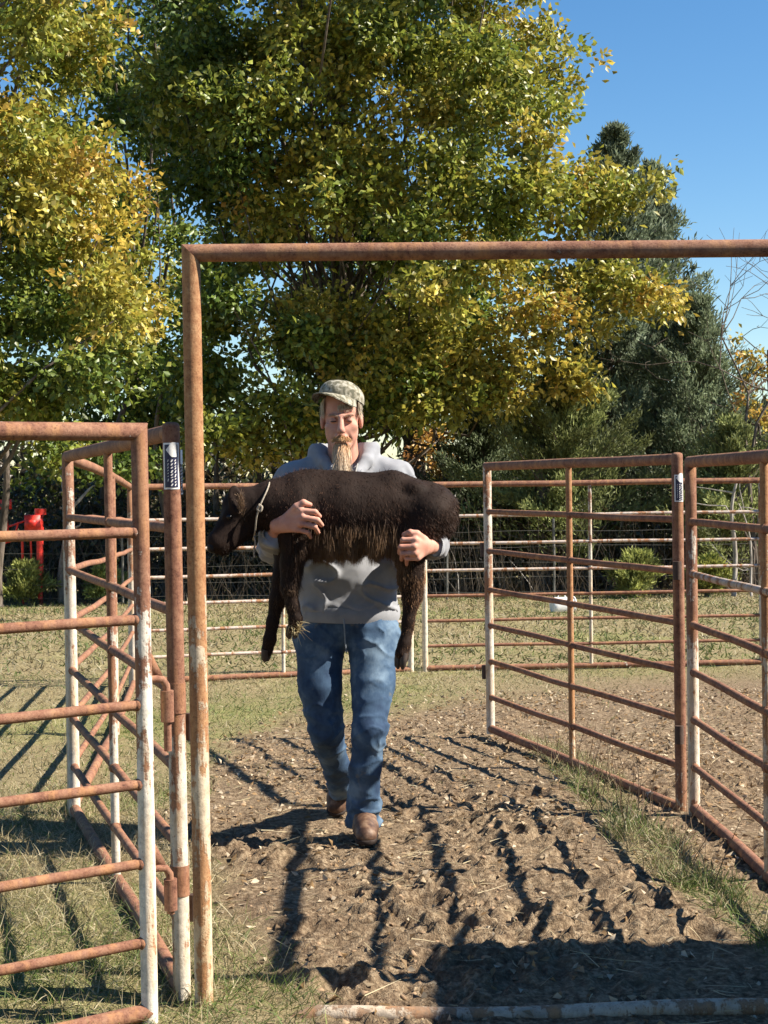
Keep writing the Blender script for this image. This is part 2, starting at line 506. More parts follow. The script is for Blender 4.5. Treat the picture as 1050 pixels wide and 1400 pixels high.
turf = m.mix(m.math('MULTIPLY', sp.outputs[1], .55), dry, m.ramp(n3, [(.35, (.12, .135, .038)), (.65, (.28, .29, .095))]))
turf = m.mix(m.ramp(n1, [(.5, 0.0), (.75, .35)]), turf, (.30, .225, .14))
m.color(m.mix(sp.outputs[0], turf, dirt))
m.bump(m.math('ADD', n2, m.math('MULTIPLY', n3, .8)), .9, .02)
ground = tag(add('ground', me, m.m), 'churned brown mud path running into short dry pasture grass', 'ground', kind='structure')

def gz(x, y): return float(height(np.array([x], float), np.array([y], float))[0])

# ------------------------------------------------------------------ pipe panels
RUST = rusty('rusted_pipe', .06)
RUSTP = rusty('rusted_rail_flecked_with_paint', .20)
POST = rusty('rusted_post_with_cream_paint', .42, (.85, .5))
POSTW = rusty('cream_painted_post', .60, (1.1, .8), stain=.6)
TAN = rusty('tan_rusted_post', .40, (1.0, 1.2), rust=((.13, .052, .024), (.27, .125, .055), (.44, .26, .13)), cream=(.60, .49, .35), stain=.7)
GREYW = rusty('chalky_white_rail', .62, cream=(.50, .41, .35), stain=.5)
DARKSTEEL = plain('dark_weathered_steel', (.06, .035, .025), .7, .4, .3, 60, .3)
NAVY = plain('sticker_navy', (.02, .022, .06), .45, .4, .2, 200)
WHITE = plain('sticker_white', (.75, .74, .72), .45, .4, .08, 200)
RAIL_Z = (1.33, 1.095, .865, .65, .435, .22)
_cache = {}
def shared(key, fn):
    if key not in _cache: _cache[key] = fn()
    return _cache[key]

def bent(L, n=9, amp=.003, s=0, axis=2, x0=0.0):
    t = np.linspace(0, 1, n); p = np.zeros((n, 3)); p[:, 0] = x0 + t * (L - x0 * 2)
    w = np.sin(t * math.pi)
    p[:, axis] += amp * w * (np.sin(t * 7 + s * 1.7) + .6 * np.sin(t * 13 + s)); p[:, 1] += amp * .7 * w * np.sin(t * 5 + s * 2.3)
    return p

def panel(name, label, p0, p1, cat='fence panel', group='pipe livestock panels', stays=(.5,), seed=0, posts=(POST, POST), stay=POST, rail=RUST, top=RUST, rp=.025, rr=.0155, rt=.025, rs=.016, zs=1.0, bottom=RUSTP, rail_mats=None, domes=None, weld=False):
    p0, p1 = Vector(p0), Vector(p1); d = p1 - p0; L = d.length
    t = empty(name, p0, (0, -math.asin(d.z / L), math.atan2(d.y, d.x)))
    tag(t, label, cat, group)
    H = 1.6 * zs
    dome = (domes or (False, False))
    for k, x in enumerate((0, L)):
        zz = list(np.linspace(.0, H, 9)); rad = [rp] * 9
        if dome[k]: zz += [H + rt * .7, H + rt * 1.0, H + rt * 1.15]; rad += [rp, rp * .85, rp * .45]
        me = tube_mesh('end_post', [(0, 0, z) for z in zz], np.array(rad), 18, mit1=0 if dome[k] else (-1 if k == 0 else 1))
        add('end_post', me, posts[k], t, (x, 0, 0))
    me = tube_mesh('top_rail', bent(L, 9, .002, seed), rt, 16, mit0=0 if dome[0] else 1, mit1=0 if dome[1] else 1)
    add('top_rail', me, top, t, (0, 0, H))
    me = tube_mesh('bottom_rail', bent(L, 9, .004, seed + 3), rt * .95, 14)
    add('bottom_rail', me, bottom, t, (0, 0, .03))
    for k, z in enumerate(RAIL_Z):
        me = tube_mesh('rail', bent(L, 11, .0028, seed + k * 1.3, x0=rp * .6), rr, 12)
        add('rail', me, (rail_mats[k] if rail_mats else rail), t, (0, 0, z * zs))
    if weld:
        for z in RAIL_Z:
            for x, sg in ((rp * .92, 1), (L - rp * .92, -1)):
                wm = shared(('bead', rr, sg), lambda: tube_mesh('weld_bead', [(-sg * .006, 0, 0), (0, 0, 0), (sg * .005, 0, 0), (sg * .008, 0, 0)], np.array([rr * 1.1, rr * 1.24, rr * 1.15, rr * .98]), 10))
                add('weld_bead', wm, RUSTP, t, (x, 0, z * zs))
    for q in stays:
        me = tube_mesh('stay', [(0, 0, z) for z in np.linspace(.03, H - rt * .6, 9)], rs, 12)
        s_ = add('stay', me, stay, t, (L * q, 0, 0))
        w = MB()
        for z in RAIL_Z:
            w.tube([(-rs * 1.05, 0, z * zs), (rs * 1.05, 0, z * zs)], rr * 1.22, 10)
        for z in RAIL_Z:   # a weld collar at each crossing
            cm = shared(('collar', rs, rr), lambda: tube_mesh('weld_collar', [(-rs * 1.15, 0, 0), (-rs * .6, 0, 0), (rs * .6, 0, 0), (rs * 1.15, 0, 0)], np.array([rr * 1.08, rr * 1.3, rr * 1.3, rr * 1.08]), 10))
            add('weld_collar', cm, RUST, s_, (0, 0, z * zs))
    return t, L

def curved_patch(poly, r, cz, n=12):
    """2D outline (arc length a, height z) bent round a post of radius r, facing -Y"""
    poly = np.asarray(poly, float); a0, a1 = poly[:, 0].min(), poly[:, 0].max()
    xs = np.linspace(a0, a1, n + 1); V = []; F = []
    m = len(poly)
    def span(x):
        zz = []
        for k in range(m):
            p, q = poly[k], poly[(k + 1) % m]
            if (p[0] - x) * (q[0] - x) <= 0 and abs(p[0] - q[0]) > 1e-9: zz.append(p[1] + (q[1] - p[1]) * (x - p[0]) / (q[0] - p[0]))
        return (min(zz), max(zz)) if zz else (0, 0)
    for x in xs:
        lo, hi = span(min(max(x, a0 + 1e-6), a1 - 1e-6))
        th = x / r
        for z in (lo, hi): V.append((r * math.sin(th), -r * math.cos(th), cz + z))
    for k in range(n): F.append((2 * k, 2 * k + 2, 2 * k + 3, 2 * k + 1))
    return mesh_np('patch', V, np.array(F), True)

def sticker(parent, loc, r, z, turn, h=.155, w=.05):
    s0 = add('sticker', curved_patch([(-w / 2, -h / 2), (w / 2, -h / 2), (w / 2, h / 2), (-w / 2, h / 2)], r + .0012, 0), WHITE, parent, (loc[0], loc[1], z), (0, 0, turn))
    b = .005
    add('printed_panel', curved_patch([(-w / 2 + b, -h / 2 + b), (w / 2 - b, -h / 2 + b), (w / 2 - b, h / 2 - b), (-w / 2 + b, h / 2 - b)], r + .0020, 0), NAVY, s0)
    add('emblem', curved_patch([(-.015, .045), (.002, .025), (.016, .025), (.016, .066), (.002, .066)], r + .0028, 0), WHITE, s0)
    for k, (a, lw, ln) in enumerate(((.012, .006, .075), (.002, .008, .07), (-.009, .004, .055))):   # vertical lines of small print
        zz = .018
        q = MB()
        while zz > .018 - ln:
            g = .003 + .006 * random.random()
            me = curved_patch([(a - lw / 2, zz - g), (a + lw / 2 * random.uniform(.3, 1), zz - g), (a + lw / 2, zz), (a - lw / 2 * random.uniform(.3, 1), zz)], r + .0028, 0, 2)
            vv = np.empty(len(me.vertices) * 3); me.vertices.foreach_get('co', vv)
            q.raw(vv.reshape(-1, 3), [tuple(p.vertices) for p in me.polygons]); bpy.data.meshes.remove(me)
            zz -= g + .002 + .003 * random.random()
        o = add('print_line', q.mesh('print_line'), WHITE, s0); o['kind'] = 'stuff'

def gp(x, y, lift=0.0): return (x, y, float(slope(np.array(y))) + lift)

# left-hand panels
A0, A1, A2, A3 = gp(-.592, 4.335), gp(-1.40, 6.86), gp(-1.68, 9.5), gp(-2.03, 12.35)
L1, len1 = panel('fence_panel', 'rusty pipe panel running back from the tall frame, sticker on its near post', A0, A1, seed=1, weld=True, domes=(True, False), posts=(rusty('left_post', .40, (.86, .28)), POSTW), stay=POST)
sticker(L1, (0, 0), .025, 1.505, R(-110) + .12, .13)
sticker(L1, (.016, -.006), .025, 1.485, R(-50), .12)
panel('fence_panel', 'cream and rust pipe panel left of the path, behind the open gate', (A1[0] - .02, A1[1] + .06, A1[2]), A2, seed=2, posts=(POSTW, POST), stays=(), stay=POST, rail=RUSTP)
panel('fence_panel', 'narrow looking pipe panel at the far left corner of the pen', (A2[0] - .01, A2[1] + .06, A2[2]), A3, seed=3, posts=(POST, POSTW), stays=(), rail=RUSTP)
# the back row
B = [(-2.06, 12.45), (.205, 13.15), (.33, 13.2), (3.25, 13.35), (3.33, 13.36), (6.3, 13.3)]
panel('fence_panel', 'back row pipe panel behind the calf, its cream rails running left', gp(*B[0]), gp(*B[1]), seed=4, posts=(POSTW, POSTW), stay=POSTW, rail=GREYW, top=RUSTP, rr=.0145, stays=(.53,))
panel('fence_panel', 'back row pipe panel seen through the bars on the right', gp(*B[2]), gp(*B[3]), seed=5, posts=(POSTW, POSTW), stay=POSTW, rail=RUSTP, rr=.014, stays=(.49,), rail_mats=(GREYW, GREYW, GREYW, RUST, RUST, RUST))
panel('fence_panel', 'back row pipe panel at the far right edge', gp(*B[4]), gp(*B[5]), seed=6, posts=(POSTW, POST), stay=POST, rail=RUSTP, rr=.014)
# right-hand panels
C0, C1 = (.605, 9.05, -.055), (1.288, 6.78, -.045)
R1, lr1 = panel('fence_panel', 'pipe panel with white far post, angled along the right of the path', C0, C1, seed=7, weld=True, zs=.98, domes=(False, True), posts=(POSTW, rusty('right_post', .22, (.35, .3))), stay=TAN)
sticker(R1, (lr1, 0), .025, 1.44, R(73) + .15, .118, .044)
R2, lr2 = panel('fence_panel', 'nearest right pipe panel leading to the right edge of the photo', gp(1.322, 6.66), gp(1.385, 4.33), seed=8, weld=True, zs=.955, posts=(rusty('right_near_post', .46, (.95, .5)), POST), stay=TAN, stays=(.5,), rail_mats=(RUST, GREYW, RUST, RUST, RUST, RUST))
for t_, x_ in ((R1, lr1), (R1, 0)):
    for z in (1.08, .36):
        add('pin_sleeve', shared('sleeve', lambda: tube_mesh('pin_sleeve', [(0, 0, -.04), (0, 0, .04)], .019, 12)), DARKSTEEL, t_, (x_ + (.028 if x_ else -.03), -.02, z))

# tall walk-through frame
bow = empty('walk_through_frame', gp(-.523, 4.276)); tag(bow, 'tall rusty pipe frame spanning the gateway, head bar across the sky', 'gate frame')
HB = 2.09; W = 1.95; rb = .0245
add('post', tube_mesh('post', [(0, 0, z) for z in np.linspace(-.02, HB, 12)], rb * 1.05, 20, mit1=-1), TAN, bow)
add('post', tube_mesh('post', [(0, 0, z) for z in np.linspace(-.02, HB - .02, 12)], rb, 20), TAN, bow, (W, 0, 0))
add('head_bar', tube_mesh('head_bar', [(x, 0, -.012 * x / W) for x in np.linspace(0, W + rb, 12)], rb, 20, mit0=1), rusty('head_bar_rust', .13), bow, (0, 0, HB))
add('threshold_bar', tube_mesh('threshold_bar', [(x, .006 * math.sin(x * 4), .008 * math.sin(x * 5 + 1) - .05 * max(0, .32 - x) / .12) for x in np.linspace(.20, W, 16)], .024, 14), rusty('threshold_rust', .55, cream=(.46, .38, .29), rust=((.09, .055, .035), (.18, .115, .075), (.27, .19, .125))), bow, (0, -.115, .008))

# swung-open gate at the left
g0, gdir = Vector((-.655, 4.15, 0)), Vector((-.835, -.55, 0)).normalized()
GATE, lg = panel('pipe_gate', 'rusty seven-bar pipe gate swung open at the left edge', g0, g0 + gdir * 2.4, cat='gate', group=None, stays=(.5,), seed=11, weld=True, posts=(rusty('gate_post', .52, (.95, .45), cream=(.72, .66, .56)), POST), stay=POST, rail=RUSTP, top=RUSTP, rp=.0225, rr=.0142, rt=.024, zs=.998)
for z in (.93, .415):
    arm = MB(); arm.tube([(-.01, 0, z), (-.035, 0, z), (-.055, 0, z - .004), (-.066, 0, z - .02), (-.068, 0, z - .05), (-.068, 0, z - .2 if z > .8 else z - .13)], .0105, 12)
    o = add('hinge_arm', arm.mesh('hinge_arm'), RUST, GATE)
    pl = MB(); pl.raw([(-.02, -.004, z + .005), (-.055, -.004, z + .008), (-.02, -.004, z + .075), (-.02, .004, z + .005), (-.055, .004, z + .008), (-.02, .004, z + .075)], [(0, 1, 4, 3), (1, 2, 5, 4), (2, 0, 3, 5)], [(0, 2, 1), (3, 4, 5)])
    add('gusset', pl.mesh('gusset', False), RUST, GATE)
    add('hinge_barrel', tube_mesh('hinge_barrel', [(0, 0, 0), (0, 0, -.085)], .0185, 14), RUST, GATE, (-.068, 0, z - .035))
    # the panel's own sleeve beside the barrel
    add('post_sleeve', tube_mesh('post_sleeve', [(0, 0, 0), (0, 0, .085)], .0275, 16), RUST, L1, (0, 0, z - .12))
    add('drop_pin', tube_mesh('drop_pin', [(0, 0, 0), (0, 0, .075)], .0125, 10), DARKSTEEL, L1, (.012, -.038, z - .20))

# shed off to the right whose shadow lies across the gateway
SH = 2.6
shed = empty('metal_shed', (3.05, -4.0, 0)); tag(shed, 'grey metal clad livestock shed standing right of the gateway', 'shed')
mshed = plain('galvanised_sheet', (.36, .37, .38), .45, .5, .2, 6, 0, .4)
def corrugated(L, H_, n=80):
    u = np.linspace(0, L, n * 2 + 1); d = .012 * np.sin(u * 2 * math.pi / .15)
    V = np.concatenate([np.stack([u, d, np.zeros_like(u)], 1), np.stack([u, d, np.full_like(u, H_)], 1)]); k = len(u)
    return V, np.array([(a, a + 1, a + 1 + k, a + k) for a in range(k - 1)])
V_, F_ = corrugated(8.39, SH - .06); add('wall', mesh_np('wall', V_, F_), mshed, shed, (0, 0, 0), (0, 0, R(90)))
add('wall', mesh_np('wall', *corrugated(6, SH - .06)), mshed, shed, (0, 8.36, 0))
add('wall', bpy.data.meshes[-1] if False else mesh_np('wall', *corrugated(6, SH - .06)), mshed, shed, (0, 0, 0))
rf = MB(); rf.box((-.03, -.1, SH - .06), (6.1, 8.39, SH)); add('roof', rf.mesh('roof', False), mshed, shed)

# ------------------------------------------------------------------ trees
BARK = Mat('bark', .95, .1); v = BARK.coord('Object', 9, (1, 1, .25)); n1 = BARK.noise(v, 12, 6, .7)
BARK.color(BARK.ramp(n1, [(.3, (.045, .036, .028)), (.55, (.13, .105, .085)), (.75, (.24, .21, .175))])); BARK.bump(n1, .8, .03); BARK = BARK.m
PALEBARK = Mat('pale_bark', .95, .1); v = PALEBARK.coord('Object', 9, (1, 1, .3)); n1 = PALEBARK.noise(v, 16, 6, .7)
PALEBARK.color(PALEBARK.ramp(n1, [(.3, (.16, .135, .11)), (.7, (.46, .42, .37))])); PALEBARK.bump(n1, .6, .01); PALEBARK = PALEBARK.m
LEAF = leafy('oak_leaves', .38, .42, .45)
NEEDLE = leafy('cedar_sprays', .35, .6, .25)

def limb(mb, p, q, r0, r1, wob=.25, n=7, seg=8):
    p, q = np.array(p, float), np.array(q, float); L = np.linalg.norm(q - p)
    t = np.linspace(0, 1, n)[:, None]; P = p + (q - p) * t
    w = rng.normal(size=3) * wob * L * .16; w2 = rng.normal(size=3) * wob * L * .08
    P = P + np.sin(t * math.pi) * w + np.sin(t * 2 * math.pi) * w2
    mb.tube(P, np.linspace(r0, r1, n), seg, caps=False)
    return P

def kites(P, D, ln, wd, C, cup=.25):
    """leaf-sized kite faces: base P, direction D; a folded lobed blade of 2 quads"""
    n = len(P); D = D / (np.linalg.norm(D, axis=1)[:, None] + 1e-9)
    S = np.cross(D, rng.normal(size=(n, 3))); S /= np.linalg.norm(S, axis=1)[:, None] + 1e-9
    N = np.cross(S, D)
    ln = np.broadcast_to(ln, (n,))[:, None]; wd = np.broadcast_to(wd, (n,))[:, None]
    a = P; b = P + D * ln * .55 + S * wd * .5 + N * ln * cup * .3; c = P + D * ln - N * ln * cup * .35; e = P + D * ln * .5 - S * wd * .5 + N * ln * cup * .3
    V = np.stack([a, b, c, e], 1).reshape(-1, 3); i = np.arange(n)[:, None] * 4
    F = np.concatenate([i + np.array([0, 1, 2]), i + np.array([0, 2, 3])])
    return V, F, np.repeat(C, 4, 0)

PAL = np.array([[.065, .105, .018], [.13, .175, .028], [.235, .255, .042], [.35, .31, .055], [.44, .33, .06], [.46, .26, .06], [.34, .16, .05]])
def pal(t):
    t = np.clip(t, 0, .999) * (len(PAL) - 1); i = t.astype(int); f = (t - i)[:, None]
    return PAL[i] * (1 - f) + PAL[i + 1] * f

def clump_leaves(centers, radii, per, size, hue, hue_noise=.16, droop=.35, sprays=22):
    """leaf sprays: every clump is a set of twigs, every twig carries a fan of leaves"""
    Ps, Ds, Cs, Ls = [], [], [], []
    for (c, r, h) in zip(centers, radii, hue):
        ns = max(3, int(per / sprays))
        o = rng.normal(size=(ns, 3)); o /= np.linalg.norm(o, axis=1)[:, None]
        o *= rng.random((ns, 1)) ** .45
        tw = np.array(c) + o * np.array(r)
        out = o + np.array([0, -.15, .05]) + rng.normal(size=(ns, 3)) * .3
        hs = h + rng.normal(size=ns) * hue_noise
        k = sprays
        i = np.repeat(np.arange(ns), k)
        P = tw[i] + rng.normal(size=(ns * k, 3)) * size * .95
        D = out[i] + rng.normal(size=(ns * k, 3)) * .75 + np.array([0, 0, -droop])
        Ps.append(P); Ds.append(D); Cs.append(pal(hs[i] + rng.normal(size=ns * k) * .045) * rng.uniform(.6, 1.5, (ns * k, 1)))  # random leaf tone; the bright end paints sunlit glints into the colour
    P, D, C = np.concatenate(Ps), np.concatenate(Ds), np.concatenate(Cs)
    return kites(P, D, size * rng.uniform(.75, 1.3, len(P)), size * rng.uniform(.5, .8, len(P)), C)

def broadleaf(name, label, base, trunk_h, clumps, per, size, group, trunk_r=.28, lean=(0, 0), limbs=True, cat='tree', bark=BARK, hue_noise=.10, droop=.35):
    t = empty(name, base); tag(t, label, cat, group)
    mb = MB(); top = np.array([lean[0], lean[1], trunk_h])
    n = 10; tt = np.linspace(0, 1, n)[:, None]
    mb.tube(top * tt + np.array([.12, .1, 0]) * np.sin(tt * 5), trunk_r * (1.25 - .85 * tt[:, 0] + .5 * np.exp(-tt[:, 0] * 14)), 12, caps=False)
    C = np.array([c[0] for c in clumps]) - np.array(base)
    if limbs:
        for k in range(len(C)):
            if k % 4 and len(C) > 20: continue
            z0 = np.clip(C[k][2] * rng.uniform(.25, .6), trunk_h * .15, trunk_h)
            p = top * z0 / trunk_h
            limb(mb, p, C[k], trunk_r * .20 * rng.uniform(.5, 1), .010, .8)
    add('trunk', mb.mesh('trunk'), bark, t)
    V, F, c = clump_leaves(C, [q[1] for q in clumps], per, size, [q[2] for q in clumps], hue_noise, droop)
    add('crown', mesh_np('crown', V, F, False, c), LEAF, t)
    return t

def fill_clumps(poly, Y, dY, n, rad, hue_fn, s_px, gap=None):
    """clump centres scattered through a crown whose side view is the polygon (metres: x, z)"""
    poly = np.array(poly, float); lo, hi = poly.min(0), poly.max(0); out = []; tries = 0
    while len(out) < n and tries < n * 60:
        tries += 1
        x, z = rng.uniform(lo, hi); ins = False; j = len(poly) - 1
        for i in range(len(poly)):
            if (poly[i][1] > z) != (poly[j][1] > z) and x < (poly[j][0] - poly[i][0]) * (z - poly[i][1]) / (poly[j][1] - poly[i][1]) + poly[i][0]: ins = not ins
            j = i
        if not ins: continue
        y = Y + rng.uniform(-dY, dY)
        if gap is not None and gap(x, y, z): continue
        if any(abs(x - q[0][0]) + abs(y - q[0][1]) * .6 + abs(z - q[0][2]) < rad * .75 for q in out): continue
        r = rad * rng.uniform(.75, 1.25)
        out.append(((x, y, z), (r * 1.15, r, r * .72), hue_fn(x, z)))
    return out

YO = 28.0; so = 2114 / YO
def w(u, v, Y): return ((u - 525) * Y / 2114, 1.47 + (650 - v) * Y / 2114)
# big oak
oak_poly = [w(*q, YO) for q in ((205, -420), (520, -520), (660, -300), (745, -20), (790, 60), (780, 160), (730, 235), (760, 300), (700, 360), (640, 470), (610, 560), (560, 600), (470, 560), (300, 610), (255, 520), (290, 430), (330, 350), (240, 260), (215, 150), (215, 0))]
ohue = lambda x, z: .30 + .025 * (x - 1) + .012 * (z - 5) + .24 * float(vnoise(np.array(x * .9), np.array(z * .9), s=4))
cl = fill_clumps(oak_poly, YO - .6, 2.6, 255, .56, ohue, so)
for (u_, v_, y_, r_, h_) in ((870, 262, 26.6, .6, .42), (830, 285, 26.8, .55, .42), (780, 310, 27, .6, .5), (800, 250, 27, .45, .52), (900, 420, 26.2, .5, .6), (865, 400, 26.4, .65, .42), (820, 390, 26.6, .7, .42), (760, 385, 26.8, .7, .5), (790, 450, 26.2, .6, .55),
                          (690, 470, 26.2, .7, .5), (730, 500, 26, .6, .55), (780, 520, 26, .45, .6), (650, 500, 26.4, .7, .5), (600, 480, 26.4, .7, .5), (690, 540, 26, .5, .58), (620, 550, 26, .55, .45), (400, 440, 26.2, .65, .55), (460, 430, 26.4, .7, .55), (520, 450, 26.2, .7, .52), (570, 500, 26, .65, .5),
                          (500, 510, 26, .6, .45), (380, 560, 26, .5, .45), (330, 590, 26, .5, .4), (420, 590, 26, .45, .4), (350, 610, 25.8, .45, .48), (410, 240, 26, .6, .5), (330, 200, 26, .5, .5), (370, 290, 26, .6, .5), (305, 370, 26.6, .45, .3), (560, 560, 26, .45, .4), (740, 420, 26, .6, .6), (430, 60, 25.6, .7, .42), (480, 110, 25.6, .7, .4), (440, 150, 25.6, .65, .35), (500, 20, 25.6, .7, .45), (540, 150, 25.6, .65, .5), (400, 20, 25.8, .6, .4), (470, 210, 25.6, .65, .45), (520, 270, 25.6, .65, .45), (450, 290, 25.6, .6, .4)):
    x_, z_ = w(u_, v_, y_); cl.append(((x_, y_, z_), (r_ * 1.2, r_, r_ * .62), h_))
broadleaf('oak_tree', 'large oak in green and gold autumn leaf filling the middle of the view', (-1.0, 28.3, -.67), 10.5, cl, 560, .125, 'broadleaf trees behind the pen', .23, (.5, .3))
# golden oak at the left
YL = 21.0
pl_ = [w(*q, YL) for q in ((-200, -130), (150, -130), (140, 40), (110, 130), (150, 260), (205, 330), (190, 400), (215, 480), (180, 560), (205, 600), (150, 660), (60, 640), (-40, 660), (-260, 600))]
lhue = lambda x, z: .37 + .32 * float(vnoise(np.array(x * 1.1), np.array(z * .8), s=14)) + .08 * (z > 5)
cl = fill_clumps(pl_, YL, 1.5, 125, .50, lhue, 100)
broadleaf('oak_tree', 'golden brown oak whose boughs hang in from the left edge', (-6.6, 21.6, -.45), 7.5, cl, 540, .105, 'broadleaf trees behind the pen', .26, (.3, 0), hue_noise=.11)
# darker trees behind, filling between them
YB = 34.0
for (u0, nm, lb, poly, n, hue) in (
        (180, 'oak_tree', 'shady dark green tree between the two oaks', ((60, -300), (330, -300), (330, 60), (270, 200), (330, 420), (320, 640), (60, 660), (40, 300)), 110, .14),
        (560, 'oak_tree', 'dim green tree standing behind the large oak', ((420, 300), (660, 260), (700, 450), (660, 620), (540, 600), (400, 650)), 42, .18)):
    pp = [w(*q, YB) for q in poly]; x_, _ = w(u0, 0, YB)
    cl = fill_clumps(pp, YB, 1.6, n, .75, lambda x, z, hue=hue: hue + .15 * float(vnoise(np.array(x), np.array(z), s=24)), 62)
    broadleaf(nm, lb, (x_, YB + .3, -.8), 8, cl, 330, .16, 'broadleaf trees behind the pen', .25)
# russet sapling behind the man's shoulder
x_, z_ = w(590, 640, 30)
cl = fill_clumps([w(*q, 30) for q in ((555, 600), (600, 585), (635, 620), (630, 690), (560, 690))], 30, .5, 14, .32, lambda x, z: .86, 70)
broadleaf('sapling', 'russet leaved sapling behind the man\'s shoulder', (x_, 30, -.75), 2.2, cl, 130, .09, 'broadleaf trees behind the pen', .05)
x_, z_ = w(1035, 520, 27)
cl = fill_clumps([w(*q, 27) for q in ((995, 470), (1060, 455), (1090, 560), (1040, 640), (1000, 600), (1015, 530))], 27, .5, 15, .26, lambda x, z: .74, 70)
broadleaf('sapling', 'thin yellow and russet sapling at the right edge', (x_ + .3, 27, -.65), 4.2, cl, 55, .09, 'broadleaf trees behind the pen', .05)

def cedar(name, label, base, H, wid, n, tint=(1, 1, 1), skirt=.6, lean=0.0, lop=1.0):
    t = empty(name, base); tag(t, label, 'tree' if H > 2.5 else 'bush', 'cedars')
    mb = MB(); mb.tube([(0, 0, 0), (.03, 0, H * .5), (lean, 0, H * .97)], [.04 + .022 * H, .02 + .012 * H, .008], 9, caps=False)
    nb = int(34 + H * 26); P, D, C = [], [], []
    for k in range(nb):
        f = (k + rng.random()) / nb
        z = skirt + (H - skirt) * f ** .9; rr = wid * (1 - (z - skirt) / (H - skirt)) ** .8 * rng.uniform(.3 if H > 2.5 else .15, 1.25 if H > 2.5 else 1.7) + .12 * min(1, H)
        a = rng.uniform(0, 2 * math.pi); d = np.array([math.cos(a), math.sin(a), rng.uniform(.1, .75) + .5 * f])
        p0 = np.array([lean * z / H, 0, z]); p1 = p0 + d / np.linalg.norm(d) * rr
        mb.tube([p0, (p0 + p1) / 2 + np.array([0, 0, -.03 * rr]), p1], [.012 + .004 * H * (1 - f), .01, .004], 5, caps=False)
        m_ = int(1.25 * n / nb * (.45 + 1.1 * rr / wid)); q = rng.random((m_, 1)) ** .6
        pos = p0 + (p1 - p0) * q + rng.normal(size=(m_, 3)) * (.04 + .11 * rr * (1.1 - q)) * np.array([1, 1, .75])
        P.append(pos); D.append(np.tile(d * .6 + np.array([0, 0, .55]), (m_, 1)) + rng.normal(size=(m_, 3)) * .55)
        cc = np.array([.165, .19, .11]) * np.array(tint) * rng.uniform(.6, 1.5)
        C.append(np.tile(cc, (m_, 1)) * rng.uniform(.65, 1.4, (m_, 1)))
    add('trunk', mb.mesh('trunk'), BARK, t)
    P, D, C = np.concatenate(P), np.concatenate(D), np.concatenate(C)
    sz = .070 + .006 * H
    V, F, c = kites(P, D, sz * rng.uniform(.7, 1.6, len(P)), sz * .30 * rng.uniform(.7, 1.4, len(P)), C, .15)
    add('crown', mesh_np('crown', V, F, False, c), NEEDLE, t)
    return t
def cb(u, Y): return ((u - 525) * Y / 2114, Y, float(slope(np.array(Y))))
cedar('cedar_tree', 'tall blue green cedar with a ragged tip beside the large oak', cb(828, 31), 9.0, 2.5, 34000, (.95, 1.0, 1.08), .8, .25)
cedar('cedar_tree', 'blue green cedar spire standing clear against the sky', cb(885, 33), 8.7, 2.4, 28000, (.95, 1.0, 1.1), .8, .2)
cedar('cedar_tree', 'broad dark cedar filling the right above the pen rails', cb(955, 29), 5.3, 2.6, 32000, (.95, 1, 1.0), .5)
cedar('cedar_tree', 'dense olive green cedar behind the angled right panel', cb(770, 27), 3.9, 2.2, 30000, (1.15, 1.12, .7), .5)
cedar('cedar_tree', 'dark cedar behind the right end of the calf', cb(665, 29), 3.6, 1.6, 16000, (.7, .75, .7), .5)
cedar('cedar_tree', 'grey green cedar behind the leafless tree at the right edge', cb(1040, 31), 3.4, 1.7, 15000, (1, 1, .95), .5)
cedar('cedar_tree', 'squat cedar showing over the nearest right panel', cb(1000, 26.5), 2.9, 1.5, 16000, (1.3, 1.25, .8), .4)
cedar('cedar_bush', 'low bright green cedar bush below the red machine', cb(34, 25.5), .62, .36, 5000, (1.6, 1.5, .75), .06)
cedar('cedar_bush', 'small feathery cedar bush just left of the stickered right post', cb(868, 25), .65, .36, 4000, (1.5, 1.4, .7), .05)
cedar('cedar_bush', 'small yellow green cedar bush between the two nearest right posts', cb(965, 25), .55, .34, 4000, (1.6, 1.45, .6), .05)
cedar('cedar_bush', 'small dark cedar bush at the wood\'s edge behind the left gate', cb(140, 25.5), .6, .3, 3000, (1.2, 1.25, .65), .05)

# bare twiggy tree at the right
bt = empty('bare_tree', cb(1030, 26)); tag(bt, 'leafless twiggy tree against the sky at the right edge', 'tree')
mb = MB()
def fork(p, d, L, r, lev):
    d = d / np.linalg.norm(d); q = p + d * L
    m_ = (p + q) / 2 + rng.normal(size=3) * L * .06
    mb.tube([p, m_, q], [r, r * .85, r * .68], 6 if lev < 3 else 4, caps=False)
    if lev >= 5: return
    for k in range(2 if rng.random() < .65 else 3):
        a = rng.normal(size=3) * np.array([.55, .45, .32]); fork(q, d * .9 + a + np.array([0, 0, .10]), L * rng.uniform(.62, .86), r * .62, lev + 1)
fork(np.array([0., 0, 0]), np.array([-.04, 0, 1.]), 2.0, .05, 0); fork(np.array([.1, 0, 0]), np.array([.12, 0, 1.]), 1.8, .045, 0); fork(np.array([-.05, 0, 0]), np.array([-.22, 0, 1.]), 1.5, .035, 1)
add('branches', mb.mesh('branches'), BARK, bt)

